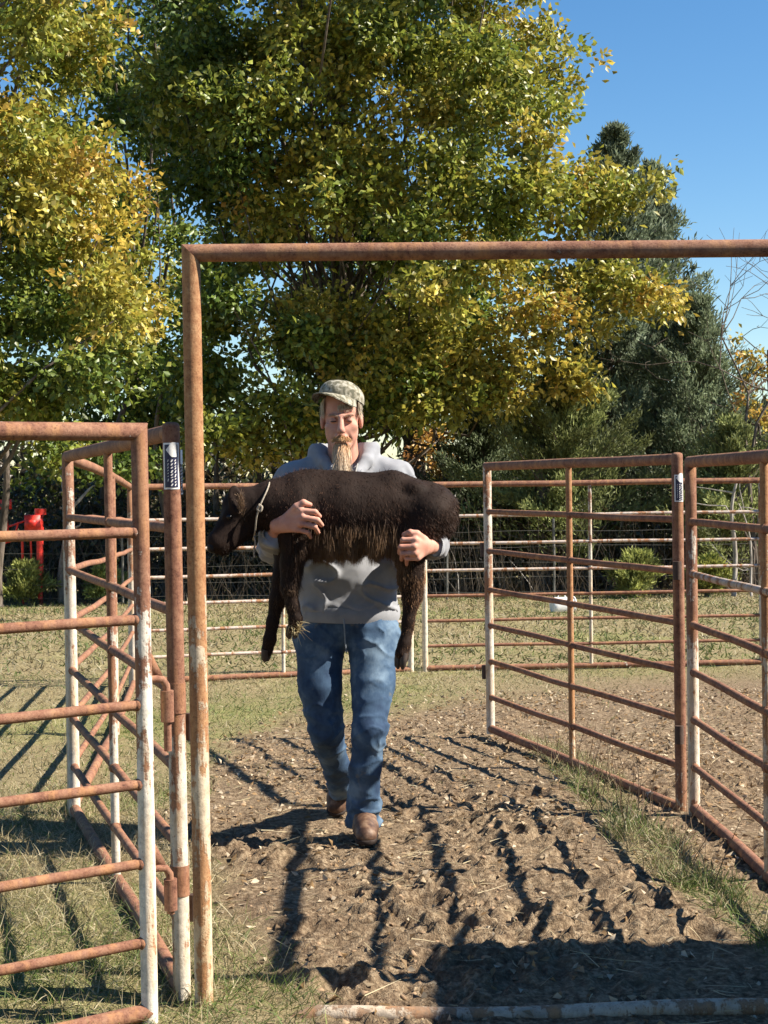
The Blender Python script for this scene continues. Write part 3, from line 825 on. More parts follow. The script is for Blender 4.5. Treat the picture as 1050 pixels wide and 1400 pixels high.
# trunks standing in the wood's edge
def stem(name, label, u, Y, h_, r_, mat=BARK, lean=0.0, group='trunks at the wood\'s edge', snag=3):
    t = empty(name, cb(u, Y)); tag(t, label, 'tree', group); mb = MB()
    P = limb(mb, (0, 0, -.05), (lean, 0, h_), r_, r_ * .45, .3, 9, 9)
    add('trunk', mb.mesh('trunk'), mat, t)
    for k in range(snag):
        mb = MB(); i = rng.integers(3, 8); limb(mb, P[i], P[i] + np.array([rng.uniform(-.7, .7), rng.uniform(-.3, .3), rng.uniform(.1, .6)]), r_ * .35, .006, .6, 5, 6)
        add('limb', mb.mesh('limb'), mat, t)
stem('dark_trunk', 'thick dark trunk seen beyond the white tub', 737, 27, 2.6, .21)
stem('pale_trunk', 'slim pale trunk at the wood\'s edge beside the stickered right post', 1001, 24.8, 1.9, .045, PALEBARK, .08)
stem('thin_stem', 'thin leaning bare stem right of the slim pale trunk', 1026, 24.6, 1.5, .025, PALEBARK, -.2)
stem('grey_trunk', 'grey trunk just right of the red machine', 84, 26, 2.4, .10, PALEBARK)
stem('leaning_trunk', 'slim trunk leaning in at the very left edge', -6, 25, 2.6, .10, BARK, .18)
for u, lb in ((215, 'dark trunk glimpsed behind the stickered left post'), (322, 'dark trunk glimpsed under the calf\'s head'), (300, 'slender dark trunk right of the tall frame\'s post'), (640, 'dark trunk glimpsed right of the calf\'s rump'), (850, 'dark trunk glimpsed behind the middle of the right panel'), (900, 'dark slender trunk beside the stickered right post'), (600, 'thin dark trunk behind the calf\'s hind leg'), (160, 'dark trunk glimpsed through the left corner panels')):
    stem('dark_trunk', lb, u, 28 + rng.uniform(-1, 2), 3.6, rng.uniform(.05, .12), BARK, rng.uniform(-.2, .2))

# tangled undergrowth and the deep wood beyond: nobody could count it
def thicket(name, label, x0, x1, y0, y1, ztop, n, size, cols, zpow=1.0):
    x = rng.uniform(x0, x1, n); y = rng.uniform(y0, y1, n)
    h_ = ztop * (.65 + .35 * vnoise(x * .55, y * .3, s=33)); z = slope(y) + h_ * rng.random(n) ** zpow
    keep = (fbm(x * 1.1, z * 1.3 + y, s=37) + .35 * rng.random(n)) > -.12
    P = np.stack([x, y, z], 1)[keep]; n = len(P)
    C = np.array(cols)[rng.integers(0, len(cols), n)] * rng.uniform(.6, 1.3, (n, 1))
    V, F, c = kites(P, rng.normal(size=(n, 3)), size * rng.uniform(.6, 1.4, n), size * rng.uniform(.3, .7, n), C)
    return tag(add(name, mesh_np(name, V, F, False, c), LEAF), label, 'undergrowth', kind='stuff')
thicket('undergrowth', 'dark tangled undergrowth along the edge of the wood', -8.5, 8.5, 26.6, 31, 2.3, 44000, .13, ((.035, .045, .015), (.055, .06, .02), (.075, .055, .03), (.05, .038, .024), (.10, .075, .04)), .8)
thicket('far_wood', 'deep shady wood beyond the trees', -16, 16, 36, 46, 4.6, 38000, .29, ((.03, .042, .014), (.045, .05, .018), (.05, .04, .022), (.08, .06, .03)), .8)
n = 2600; x = rng.uniform(-8, 8, n); y = rng.uniform(25.6, 28, n); rt = np.stack([x, y, slope(y)], 1)
V, F, C = strands(rt, np.stack([rng.normal(size=n) * .35, rng.normal(size=n) * .2, np.ones(n)], 1), rng.uniform(.3, 1.6, n), .012, (0, 0, -1), .25, 4, .25, np.tile([.10, .08, .06], (n, 1)), np.tile([.20, .165, .125], (n, 1)))
tag(add('brush_stems', mesh_np('brush_stems', V, F, True, C), LEAF), 'dry brush stems standing along the wire fence', 'brush', kind='stuff')

# ------------------------------------------------------------------ the man (mesh coordinates are metres from the point on the ground below his hips)
MAN0 = (-.17, 6.4, -.012)
man = empty('person', MAN0)
tag(man, 'bearded man in grey hoodie, jeans and cap walking with a calf in his arms', 'person')

def skin_material():
    m = Mat('skin', .6, .2); v = m.coord('Object'); n = m.noise(v, 22, 4); n2 = m.noise(v, 160, 3)
    c = m.ramp(n, [(.3, (.44, .20, .14)), (.7, (.56, .315, .235))])
    c = m.mix(m.math('MULTIPLY', n2, .25), c, (.40, .15, .10))
    m.color(c); m.bump(n2, .15, .001)
    m.b.inputs['Subsurface Weight'].default_value = .06; m.b.inputs['Subsurface Radius'].default_value = (.01, .004, .002)
    return m.m
SKIN = skin_material()

HC = np.array((0.0007, -0.1, 1.7077))      # head centre, ear level
TILT = Matrix.Rotation(R(9), 3, 'X')
def hp(x, y, z):
    q = TILT @ Vector((x, y, z)); return (HC[0] + q.x, HC[1] + q.y, HC[2] + q.z)
b = SDF((-.44, -.66, .62), (.46, .34, 1.90), .0048)
# trunk and limbs under the clothes
b.ell((0.0007, 0.01, 1.3177), (.19, .11, .24), .03); b.ell((0.0131, -0.03, 0.8806), (.16, .10, .12), .04)
b.cone((-0.2093, 0.01, 1.4634), (0.2152, 0.01, 1.4631), .055, .055, .04)
b.cone((0.1092, -0.06, 0.8278), (0.1055, -0.09, 0.765), .08, .075, .03); b.cone((-0.1021, -0.04, 0.8228), (-0.0962, -0.06, 0.7646), .08, .075, .03)
b.chain([(-0.2153, 0.01, 1.4635), (-0.2713, -0.12, 1.2002), (-0.2586, -0.41, 1.2587), (-0.2369, -0.47, 1.2972)], [.048, .04, .031, .028], .02)
b.chain([(0.2243, 0.01, 1.463), (0.3538, -0.1, 1.2049), (0.3597, -0.38, 1.2028), (0.3434, -0.45, 1.2062)], [.048, .04, .031, .028], .02)
# neck and head
b.cone(hp(0, .035, -.06), (0.004, 0, 1.5147), .058, .068, .03)
b.ell(hp(0, .018, .045), (.074, .095, .092), .02)
b.ell(hp(0, -.018, -.04), (.067, .074, .082), .02)
b.ell(hp(0, -.066, -.098), (.034, .026, .026), .02)
for s_ in (-1, 1):
    b.ell(hp(s_ * .043, -.054, -.018), (.024, .020, .020), .016)
    b.cone(hp(s_ * .012, -.088, .030), hp(s_ * .046, -.074, .032), .0085, .0075, .008)
    b.ell(hp(s_ * .031, -.098, .010), (.019, .016, .0095), .006, sub=True)
    b.ell(hp(s_ * .031, -.075, .011), (.0165, .0135, .0115), .004)
    b.ell(hp(s_ * .078, .012, -.004), (.010, .022, .033), .006)
    b.ell(hp(s_ * .011, -.104, -.031), (.0085, .010, .0075), .005)
    b.cone(hp(s_ * .022, -.098, -.030), hp(s_ * .036, -.074, -.072), .004, .004, .012, sub=True)
b.cone(hp(0, -.088, .028), hp(0, -.115, -.024), .0095, .0150, .009)
b.ell(hp(0, -.088, -.058), (.026, .014, .012), .01)
# his right hand over the calf's shoulder (picture left)
def hand(wr, mcp, pip, tip, thumb, pr=.0185):
    wr = np.array(wr); M_ = [np.array(q) for q in mcp]
    for q in M_: b.cone(wr * .72 + q * .28, q, .0185, .0125, .012)
    b.cone(wr, wr * .6 + M_[1] * .4, .027, .027, .02, flat=((0, 1, 0), .7))
    for a, c_, e, r_ in zip(mcp, pip, tip, (.0110, .0114, .0107, .0092)):
        b.ell(a, (r_ * 1.16,) * 3, .004)
        b.chain([a, c_, e], [r_ * 1.08, r_, r_ * .82], .0035)
    b.chain(thumb, [.019, .0142, .0122, .0098], .006)
hand((-0.2415, -0.485, 1.295), [(-0.1472, -0.555, 1.354), (-0.1389, -0.562, 1.3291), (-0.1451, -0.558, 1.3042), (-0.1628, -0.545, 1.2819)],
     [(-0.0918, -0.56, 1.3477), (-0.0837, -0.566, 1.3174), (-0.0953, -0.562, 1.2926), (-0.1211, -0.55, 1.2704)],
     [(-0.0773, -0.515, 1.3297), (-0.0695, -0.515, 1.2962), (-0.0839, -0.515, 1.2685), (-0.1123, -0.51, 1.2492)],
     [(-0.2027, -0.515, 1.326), (-0.1639, -0.55, 1.3679), (-0.1357, -0.554, 1.3842), (-0.1116, -0.54, 1.3753)])
hand((0.3372, -0.47, 1.2072), [(0.2854, -0.552, 1.2367), (0.2794, -0.558, 1.2121), (0.2819, -0.552, 1.1869), (0.293, -0.54, 1.1667)],
     [(0.2384, -0.548, 1.2372), (0.2296, -0.555, 1.21), (0.2348, -0.55, 1.1847), (0.2513, -0.538, 1.1644)],
     [(0.2331, -0.5, 1.2158), (0.2243, -0.5, 1.1851), (0.2323, -0.5, 1.1598), (0.2516, -0.495, 1.1397)],
     [(0.3199, -0.5, 1.2312), (0.2916, -0.535, 1.2581), (0.2666, -0.542, 1.2643), (0.2417, -0.53, 1.2559)])
V, F = b.surface(); V = relax(V, F, 1, .35)
body = add('body', mesh_np('body', V, F), SKIN, man)
BV, BF = V, F

# eyes, lips, brows
EYE = plain('eye_dark', (.05, .03, .025), .25, .5, .2, 100)
LIP = plain('lips', (.42, .14, .11), .5, .4, .15, 80)
def blob(name, c, r, mat, parent, rot=(0, 0, 0), n=10, k=7):
    V = []; 
    for a in range(1, k):
        for q in range(n):
            t, p = math.pi * a / k, 2 * math.pi * q / n
            V.append((math.sin(t) * math.cos(p) * r[0], math.sin(t) * math.sin(p) * r[1], math.cos(t) * r[2]))
    V += [(0, 0, r[2]), (0, 0, -r[2])]
    F4 = [(a * n + q, (a + 1) * n + q, (a + 1) * n + (q + 1) % n, a * n + (q + 1) % n) for a in range(k - 2) for q in range(n)]
    F3 = [(len(V) - 2, q, (q + 1) % n) for q in range(n)] + [(len(V) - 1, (k - 2) * n + (q + 1) % n, (k - 2) * n + q) for q in range(n)]
    return add(name, mesh_np(name, V, [np.array(F4), np.array(F3)]), mat, parent, c, rot)
for s_ in (-1, 1): blob('eye', hp(s_ * .031, -.0865, .0075), (.0125, .0045, .0028), EYE, man, (R(9), R(s_ * 4), R(-s_ * 14)))
blob('lips', hp(0, -.1015, -.066), (.017, .006, .0045), LIP, man)
HAIRM = leafy('hair', .15, .55, .3)
def hairy(name, roots, dirs, ln, wd, ca, cb, bend, bendamt, nseg=4, curl=.12, parent=man):
    c0 = np.array(ca) * rng.uniform(.7, 1.25, (len(roots), 1)); c1 = np.array(cb) * rng.uniform(.7, 1.25, (len(roots), 1))
    V, F, C = strands(roots, dirs, ln, wd, bend, bendamt, nseg, curl, c0, c1)
    return add(name, mesh_np(name, V, F, True, C), HAIRM, parent)
for s_ in (-1, 1):
    n = 80; t = rng.random(n)
    r_ = np.array([hp(s_ * (.012 + .036 * q), -.099 + .022 * q, .030 + .004 * math.sin(q * 3) + rng.normal() * .002) for q in t])
    hairy('eyebrow', r_, np.tile([s_ * 1.0, -.3, -.1], (n, 1)) + rng.normal(size=(n, 3)) * .3, .010, .0014, (.46, .30, .19), (.52, .38, .25), (0, 0, -1), .2, 2)
# moustache and long goatee
n = 1700; sx = rng.uniform(-1, 1, n)
r_ = np.array([hp(q * .030, -.104 + .018 * abs(q), -.050 - .012 * abs(q) + rng.normal() * .003) for q in sx])
hairy('moustache', r_, np.stack([sx * 1.0, np.full(n, -.35), np.full(n, -.75)], 1) + rng.normal(size=(n, 3)) * .2, rng.uniform(.012, .023, n), .0013, (.56, .30, .13), (.60, .38, .19), (0, 0, -1), .5)
n = 5600; sx = rng.normal(size=n) * .5; sx = np.clip(sx, -1.15, 1.15); u_ = rng.random(n)
r_ = np.array([hp(q * .028, -.090 + .024 * q * q - .012 * (1 - w) , -.080 - .036 * w) for q, w in zip(sx, u_)])
ln_ = (.095 + .075 * np.exp(-(sx / .45) ** 2)) * rng.uniform(.55, 1.1, n)
hairy('beard', r_, np.stack([sx * .16, np.full(n, -.40), np.full(n, -1.0)], 1) + rng.normal(size=(n, 3)) * .16, ln_, .0019, (.58, .36, .19), (.68, .57, .42), np.stack([-sx * .75, np.full(n, .1), np.full(n, -1)], 1), .9, 5, .2)
# hair at the temples and nape
for s_ in (-1, 1):
    n = 1500; a_ = rng.uniform(-.55, 1.9, n); zz = rng.uniform(.035, .088, n)
    r_ = np.array([hp(s_ * .0745 * math.cos(q * .75), .018 + .095 * math.sin(q * .9) - .010, z_) for q, z_ in zip(a_, zz)])
    hairy('hair', r_, np.stack([np.full(n, s_ * .35), a_ * .2 + .25, np.full(n, -1.0)], 1) + rng.normal(size=(n, 3)) * .18, rng.uniform(.018, .034, n), .0020, (.46, .37, .24), (.60, .53, .41), (0, 0, -1), .5)
n = 240; sx = rng.uniform(-.2, .9, n)
r_ = np.array([hp(q * .055, -.082 + .03 * q * q, .070 + rng.normal() * .004) for q in sx])
hairy('fringe_hair', r_, np.stack([sx * .2 - .1, np.full(n, -.35), np.full(n, -1.0)], 1) + rng.normal(size=(n, 3)) * .15, rng.uniform(.014, .026, n), .0018, (.56, .42, .26), (.64, .52, .36), (0, 0, -1), .3)

# ---- cap
CAPM = Mat('cap_cotton', .9, .15); v = CAPM.coord('Object'); n_ = CAPM.noise(v, 24, 5); w_ = CAPM.noise(v, 400, 2)
CAPM.color(CAPM.ramp(CAPM.noise(v, 42, 2, .5, .8), [(.40, (.105, .10, .070)), (.46, (.20, .18, .13)), (.54, (.245, .225, .17)), (.60, (.34, .32, .26))])); CAPM.bump(w_, .3, .001); CAPM = CAPM.m
cap = empty('cap', hp(0, .014, .082)); cap.parent = man; cap.rotation_euler = (R(-9), R(7), R(-28))
def cap_dome():
    n, k = 48, 14; V = []
    for a in range(k + 1):
        t = a / k * math.pi / 2
        for q in range(n):
            p = 2 * math.pi * q / n
            seam = 1 - .022 * max(0, 1 - abs(((p / (2 * math.pi) * 6 + .5) % 1) - .5) / .07) * math.sin(t)
            dent = 1 - .03 * math.sin(p * 2 + 1) * math.sin(t * 2)
            x = .0905 * math.sin(t) ** .8 * math.cos(p) * seam * dent; y = .108 * math.sin(t) ** .8 * math.sin(p) * seam * dent
            V.append((x, y, .078 * math.cos(t) ** .7 * dent - .004 * math.sin(3 * p) * math.sin(t)))
    F = [(a * n + q, (a + 1) * n + q, (a + 1) * n + (q + 1) % n, a * n + (q + 1) % n) for a in range(k) for q in range(n)]
    return mesh_np('crown', V, np.array(F))
add('crown', cap_dome(), CAPM, cap)
def cap_brim():
    n, k = 28, 9; top = []; 
    for a in range(k + 1):
        s1 = a / k
        for q in range(n + 1):
            p = -math.pi / 2 + (q / n - .5) * R(150)
            x0, y0 = .0880 * math.cos(p), .105 * math.sin(p)
            ext = .066 * math.cos((q / n - .5) * math.pi) ** .55 * s1
            x = x0 * (1 + .06 * s1); y = y0 - ext
            top.append((x, y, 0.010 - .012 * s1 - 3.0 * x * x * (.10 + .90 * s1)))
    V = np.array(top); W = V.copy(); W[:, 2] -= .0035; m_ = len(V)
    F = []
    for a in range(k):
        for q in range(n):
            i = a * (n + 1) + q; f = (i, i + n + 1, i + n + 2, i + 1)
            F.append(f[::-1]); F.append(tuple(m_ + j for j in f))
    for q in range(n):
        i = k * (n + 1) + q; F.append((i, m_ + i, m_ + i + 1, i + 1))
    return mesh_np('brim', np.concatenate([V, W]), np.array(F))
add('brim', cap_brim(), CAPM, cap)
blob('button', (0, 0, .078), (.008, .008, .004), CAPM, cap)

# ---- clothing
def cloth_mat(name, lo, hi, bumpscale=700, mottled=14, fade=None):
    m = Mat(name, .92, .12); v = m.coord('Object'); n1 = m.noise(v, mottled, 5, .6); n2 = m.noise(v, bumpscale, 2)
    c = m.ramp(n1, [(.3, lo), (.7, hi)])
    m.color(m.mix(m.math('MULTIPLY', n2, .25), c, tuple(x * .5 for x in lo)))
    m.bump(n2, .25, .0012); m.b.inputs['Sheen Weight'].default_value = .15
    return m
HOOD = cloth_mat('heather_grey_fleece', (.215, .22, .236), (.285, .29, .306)).m
h = SDF((-.46, -.52, .82), (.50, .36, 1.62), .0068)
h.ell((0.0006, 0.02, 1.3266), (.225, .145, .25), .03); h.ell((0.0095, -0.015, 1.061), (.213, .150, .19), .05)
h.ell((0.0109, -0.02, 0.9463), (.208, .142, .085), .04)
h.cone((-0.2039, 0.02, 1.4572), (0.2152, 0.02, 1.457), .074, .074, .04)
h.cone((-0.0874, 0.02, 1.5283), (-0.2038, 0.02, 1.4632), .055, .072, .03); h.cone((0.1009, 0.02, 1.5316), (0.2153, 0.02, 1.4631), .055, .072, .03)
h.chain([(-0.2094, 0.01, 1.4573), (-0.272, -0.11, 1.1997), (-0.2644, -0.41, 1.2531)], [.078, .060, .046], .03)
h.chain([(0.2212, 0.01, 1.457), (0.3541, -0.09, 1.2075), (0.3627, -0.375, 1.2025)], [.078, .060, .045], .03)
h.chain([(-0.0746, -0.07, 1.5395), (-0.1047, 0.02, 1.5862), (-0.0708, 0.1, 1.6146), (0.0024, 0.13, 1.6264), (0.0829, 0.1, 1.6154), (0.1139, 0.02, 1.589), (0.1021, -0.07, 1.5428)], [.026, .036, .04, .042, .04, .036, .026], .02)
h.chain([(-0.0716, -0.07, 1.5394), (-0.0345, -0.13, 1.491), (0.007, -0.15, 1.4549)], [.026, .022, .02], .012)
h.chain([(0.0991, -0.07, 1.5429), (0.0604, -0.13, 1.4895), (0.0159, -0.15, 1.4547)], [.026, .022, .02], .012)
h.below(0, (0, 0, -1), np.array((0.0113, -0.05, 0.9308)))
h.below(0, (.05, -1, .1), np.array((-0.2591, -0.445, 1.2516)))
V, F = h.surface(); V = relax(V, F, 2, .5); Nn = vnormals(V, F)
x, y, z = V.T
wr = .011 * fbm(x * 9 + z * 5, y * 7, z * 13 - x * 8, 3, 5) + .017 * (1 - np.abs(vnoise(x * 8 - z * 4, y * 6, z * 15 + x * 7, 9))) ** 6 * sstep(1.5, 1.2, z)
wr += .010 * np.sin(z * 130 + 5 * np.sin(x * 22)) * sstep(.99, .93, z) * .35
arm = sstep(.23, .28, np.abs(x - .01)); wr += arm * .006 * np.sin((y * 95 + z * 40) + 3 * vnoise(x * 9, y * 9, z * 9, 3))
V = V + Nn * wr[:, None]
hoodie = add('hoodie', mesh_np('hoodie', V, F), HOOD, man)
# ribbed hem band and cuffs
def band(name, c, rx, ry, hgt, mat, parent, rot=(0, 0, 0), ribs=90, dep=.0022, flare=0.0):
    n = ribs * 2; V = []; k = 7
    for a in range(k):
        t = a / (k - 1); bul = math.sin(t * math.pi) * .006
        for q in range(n):
            p = 2 * math.pi * q / n; r_ = (dep if q % 2 else 0) + bul + flare * t + .004 * math.sin(3 * p + 1)
            V.append(((rx + r_) * math.cos(p), (ry + r_) * math.sin(p), (t - .5) * hgt + .004 * math.sin(2 * p)))
    F = [(a * n + q, a * n + (q + 1) % n, (a + 1) * n + (q + 1) % n, (a + 1) * n + q) for a in range(k - 1) for q in range(n)]
    return add(name, mesh_np(name, V, np.array(F)), mat, parent, c, rot)
band('hem_band', np.array((0.0105, -0.022, 0.9162)) , .2075, .1445, .062, HOOD, hoodie)
def aim(d): return Vector(d).to_track_quat('Z', 'Y').to_euler()
band('cuff', (-0.259, -0.425, 1.2565), .036, .036, .055, HOOD, hoodie, aim((-.02, .3, -.06)), 30, .0018)
band('cuff', (0.359, -0.4, 1.2037), .036, .036, .055, HOOD, hoodie, aim((.0, .3, .0)), 30, .0018)
add('drawstring', tube_mesh('drawstring', [(0.0641, -0.135, 1.5309), (0.0581, -0.155, 1.5073), (0.0521, -0.165, 1.4837), (0.0546, -0.17, 1.4483), (0.0511, -0.175, 1.4072)], .0032, 8), plain('cord', (.33, .32, .30), .9, .1), hoodie)

DEN = Mat('worn_denim', .85, .15); v = DEN.coord('Object'); n1 = DEN.noise(v, 7, 4, .6); n2 = DEN.noise(DEN.coord('Object', 0, (1, 1, .18)), 240, 3); n3 = DEN.noise(v, 26, 4)
c = DEN.ramp(n1, [(.34, (.022, .040, .076)), (.50, (.052, .092, .150)), (.66, (.15, .215, .285))])
c = DEN.mix(DEN.math('MULTIPLY', n2, .35), c, (.02, .04, .085))
c = DEN.mix(DEN.ramp(DEN.noise(v, 11, 3), [(.66, 0.0), (.74, .42)]), c, (.24, .19, .085))
DEN.color(c); DEN.bump(DEN.math('ADD', n2, n3), .3, .0025); DEN = DEN.m
j = SDF((-.30, -.42, .03), (.34, .50, .98), .0068)
j.ell((0.0131, -0.03, 0.8806), (.194, .126, .11), .02); j.ell((-0.0966, -0.03, 0.8156), (.105, .12, .09), .03); j.ell((0.1209, -0.04, 0.8135), (.105, .12, .09), .03)
FL = [(0.1151, -0.065, 0.8162), (0.113, -0.15, 0.6379), (0.0935, -0.25, 0.4614), (0.0793, -0.23, 0.3112), (0.0676, -0.185, 0.1544), (0.0661, -0.17, 0.0679)]
j.chain(FL, [.104, .086, .066, .060, .060, .066], .02)
RL = [(-0.1053, -0.04, 0.8108), (-0.1029, -0.1, 0.6194), (-0.0842, -0.11, 0.4527), (-0.0548, 0.1, 0.2753), (-0.0342, 0.28, 0.1267)]
j.chain(RL, [.102, .086, .068, .057, .054], .02)
j.below(0, (0, 0, -1), np.array((0.066, -0.17, 0.062)))
V, F = j.surface()
# cut the rear hem square to the shin
V = relax(V, F, 2, .5); Nn = vnormals(V, F); x, y, z = V.T
knee = np.exp(-((z - .47) / .10) ** 2); ank = sstep(.32, .14, z); hip = sstep(.66, .84, z)
ph = z * 78 + 18 * x + 4.5 * vnoise(x * 11, y * 11, z * 8, 2)
wr = .0045 * fbm(x * 7, y * 7, z * 6, 3, 8) + (.0035 * knee + .0085 * ank + .0040 * hip) * np.sin(ph) * (.4 + .6 * vnoise(x * 7, y * 7, z * 5, 6))
wr += .0065 * (1 - np.abs(vnoise(x * 7 + z * 7, y * 7, z * 9 - x * 6, 12))) ** 8 + .008 * (1 - np.abs(vnoise(x * 9 - z * 11, y * 9, z * 13 + x * 8, 15))) ** 12 * (.3 + .7 * np.maximum(np.maximum(knee, ank), hip))
V = V + Nn * wr[:, None]
jeans = add('jeans', mesh_np('jeans', V, F), DEN, man)
SEAM = plain('denim_seam', (.20, .23, .26), .9, .1, .3, 200)
add('fly_seam', tube_mesh('fly_seam', [(-0.0009, -0.174, 0.9063), (0.0014, -0.174, 0.8589), (0.0033, -0.165, 0.8047), (0.0082, -0.15, 0.7673)], .0035, 6), SEAM, jeans)

# ---- boots
BOOT = Mat('scuffed_boot_leather', .6, .35); v = BOOT.coord('Object'); n1 = BOOT.noise(v, 28, 5)
BOOT.color(BOOT.ramp(n1, [(.36, (.045, .022, .014)), (.5, (.105, .055, .032)), (.66, (.19, .12, .075))])); BOOT.bump(n1, .3, .003); BOOT = BOOT.m
SOLE = plain('boot_sole', (.035, .025, .02), .8, .2, .3, 40, .2)
def boot(toe, ball, heel, ank, up):
    toe, ball, heel, ank, up = (np.array(q, float) for q in (toe, ball, heel, ank, up))
    d = SDF(np.minimum.reduce([toe, ball, heel, ank, up]) - .1, np.maximum.reduce([toe, ball, heel, ank, up]) + .1, .006)
    dn = np.cross(heel - toe, np.array([1., 0, 0])); dn /= np.linalg.norm(dn)
    if dn[2] < 0: dn = -dn
    d.cone(toe + dn * .024, ball + dn * .034, .041, .047, .02); d.cone(ball + dn * .036, heel + dn * .036, .047, .038, .025)
    d.cone(ball * .55 + heel * .45 + dn * .07, ank, .045, .048, .03); d.cone(heel + dn * .05, ank, .04, .05, .03); d.cone(ank, up, .05, .054, .02)
    d.below(0, -dn, toe + dn * .012)
    V, F = d.surface(); V = relax(V, F, 1)
    o = add('boot', mesh_np('boot', V, F), BOOT, man)
    s = SDF(d.lo, d.lo + (d.n - 1) * d.h, .006)
    s.cone(toe + dn * .012, ball + dn * .012, .044, .049, .01); s.cone(ball + dn * .012, heel + dn * .012, .049, .041, .01)
    s.below(0, dn, toe + dn * .016); s.below(0, -dn, toe - dn * .006)
    V, F = s.surface(); add('sole', mesh_np('sole', V, F), SOLE, o)
boot((0.0794, -0.34, 0.0397), (0.0758, -0.27, 0.0465), (0.0651, -0.12, 0.0476), (0.0663, -0.14, 0.109), (0.0712, -0.17, 0.2107))
boot((-0.059, 0.31, 0.0248), (-0.05, 0.34, 0.0439), (-0.0328, 0.45, 0.0986), (-0.033, 0.36, 0.1427), (-0.0406, 0.22, 0.2211))

# ------------------------------------------------------------------ the calf
CALF0 = (-.1, 6.03, .75)
calf = empty('calf', CALF0)
tag(calf, 'dark brown newborn calf carried crosswise in the man\'s arms, legs dangling', 'calf')
k = SDF((-.66, -.26, -.06), (.46, .28, .78), .0052)
k.ell((-0.2159, 0, 0.582), (.135, .120, .158), .04); k.ell((-0.0648, 0, 0.5741), (.19, .132, .150), .05)
k.ell((0.1064, 0.01, 0.5742), (.155, .122, .140), .05); k.ell((0.2495, 0.02, 0.5718), (.118, .112, .108), .05)
k.cone((-0.1713, 0, 0.6955), (0.1423, 0.01, 0.6794), .045, .042, .05); k.cone((0.128, 0.01, 0.6796), (0.3018, 0.02, 0.6254), .044, .045, .05); k.ell((0.2897, 0.02, 0.5741), (.085, .10, .085), .05)
k.cone((0.2818, -0.045, 0.5616), (0.2118, -0.065, 0.4529), .078, .058, .04); k.cone((0.2852, 0.07, 0.5585), (0.2263, 0.09, 0.4458), .078, .055, .04)
k.cone((-0.2405, -0.07, 0.5841), (-0.2504, -0.075, 0.4772), .072, .056, .04)
k.cone((-0.2623, 0.05, 0.547), (-0.2878, 0.06, 0.4317), .072, .052, .04)
k.chain([(0.1944, -0.065, 0.4221), (0.196, -0.055, 0.3224), (0.198, -0.045, 0.2507), (0.185, -0.055, 0.1524), (0.1695, -0.065, 0.0686), (0.1576, -0.07, 0.0325)], [.054, .044, .034, .0225, .021, .026], .02)
k.cone((0.2159, -0.03, 0.292), (0.2209, -0.03, 0.2492), .03, .022, .02)
k.chain([(0.2143, 0.09, 0.4141), (0.2066, 0.08, 0.2988), (0.2025, 0.07, 0.2272), (0.1865, 0.06, 0.1271), (0.1707, 0.05, 0.0416)], [.05, .038, .030, .021, .024], .02)
k.chain([(-0.2504, -0.075, 0.4772), (-0.2631, -0.075, 0.387), (-0.2702, -0.075, 0.2968), (-0.2601, -0.075, 0.2231), (-0.2498, -0.072, 0.1746)], [.055, .040, .0335, .0225, .026], .02)
k.chain([(-0.2498, -0.072, 0.1746), (-0.2577, -0.045, 0.1353)], [.026, .024], .01)
k.chain([(-0.2873, 0.05, 0.4235), (-0.3042, 0.02, 0.3249), (-0.322, 0.01, 0.2456), (-0.3432, 0.005, 0.1546), (-0.3558, 0.005, 0.086)], [.052, .037, .031, .0215, .026], .02)
k.chain([(-0.3558, 0.005, 0.086), (-0.3683, 0.01, 0.0426)], [.026, .024], .01)
k.ell((0.2153, -0.045, 0.6673), (.036, .03, .026), .03); k.ell((0.3228, -0.03, 0.6202), (.026, .03, .028), .03)
k.ell((0.1505, -0.145, 0.5577), (.034, .028, .052), .04, sub=True)
k.cone((-0.1606, -0.145, 0.6125), (-0.1844, -0.145, 0.5153), .012, .012, .035, sub=True)
# neck and head
k.chain([(-0.2578, -0.01, 0.6057), (-0.3361, -0.03, 0.6073), (-0.4054, -0.05, 0.603)], [.118, .092, .073], .04)
k.ell((-0.4519, -0.065, 0.6153), (.072, .060, .066), .03)
k.cone((-0.4661, -0.07, 0.5818), (-0.5341, -0.11, 0.4828), .058, .042, .03); k.ell((-0.5451, -0.115, 0.4664), (.036, .038, .034), .02)
k.cone((-0.4307, -0.065, 0.5359), (-0.5184, -0.105, 0.4487), .046, .027, .02)
k.cone((-0.4707, -0.105, 0.6163), (-0.503, -0.125, 0.5725), .018, .014, .02)
k.ell((-0.4684, -0.125, 0.6363), (.029, .012, .056), .010, rot=(R(-8), R(-6), R(20))); k.ell((-0.4645, -0.136, 0.6364), (.019, .008, .042), .006, rot=(R(-8), R(-6), R(20)), sub=True)
k.ell((-0.4581, 0.005, 0.6341), (.026, .012, .052), .010, rot=(R(18), R(6), R(-20)))
k.chain([(0.3367, 0.03, 0.6362), (0.3679, 0.03, 0.6071), (0.3729, 0.03, 0.5583), (0.361, 0.035, 0.5095), (0.3463, 0.04, 0.4693)], [.026, .021, .017, .014, .009], .012)
V, F = k.surface(); V = relax(V, F, 2, .4)
Nn = vnormals(V, F)
x, y, z = V.T
V = V + Nn * (.004 * fbm(x * 14, y * 14, z * 14, 3, 3))[:, None]
KV, KF = V, F
HIDE = Mat('calf_hide', .75, .1); v = HIDE.coord('Object'); n1 = HIDE.noise(v, 9, 4); n2 = HIDE.noise(HIDE.coord('Object', 0, (1, 1, .3)), 130, 3)
c = HIDE.ramp(n1, [(.3, (.008, .005, .004)), (.7, (.020, .0115, .008))]); HIDE.color(HIDE.mix(HIDE.math('MULTIPLY', n2, .3), c, (.035, .021, .015))); HIDE.bump(n2, .5, .003); HIDE = HIDE.m
calf_body = add('body', mesh_np('body', V, F), HIDE, calf)
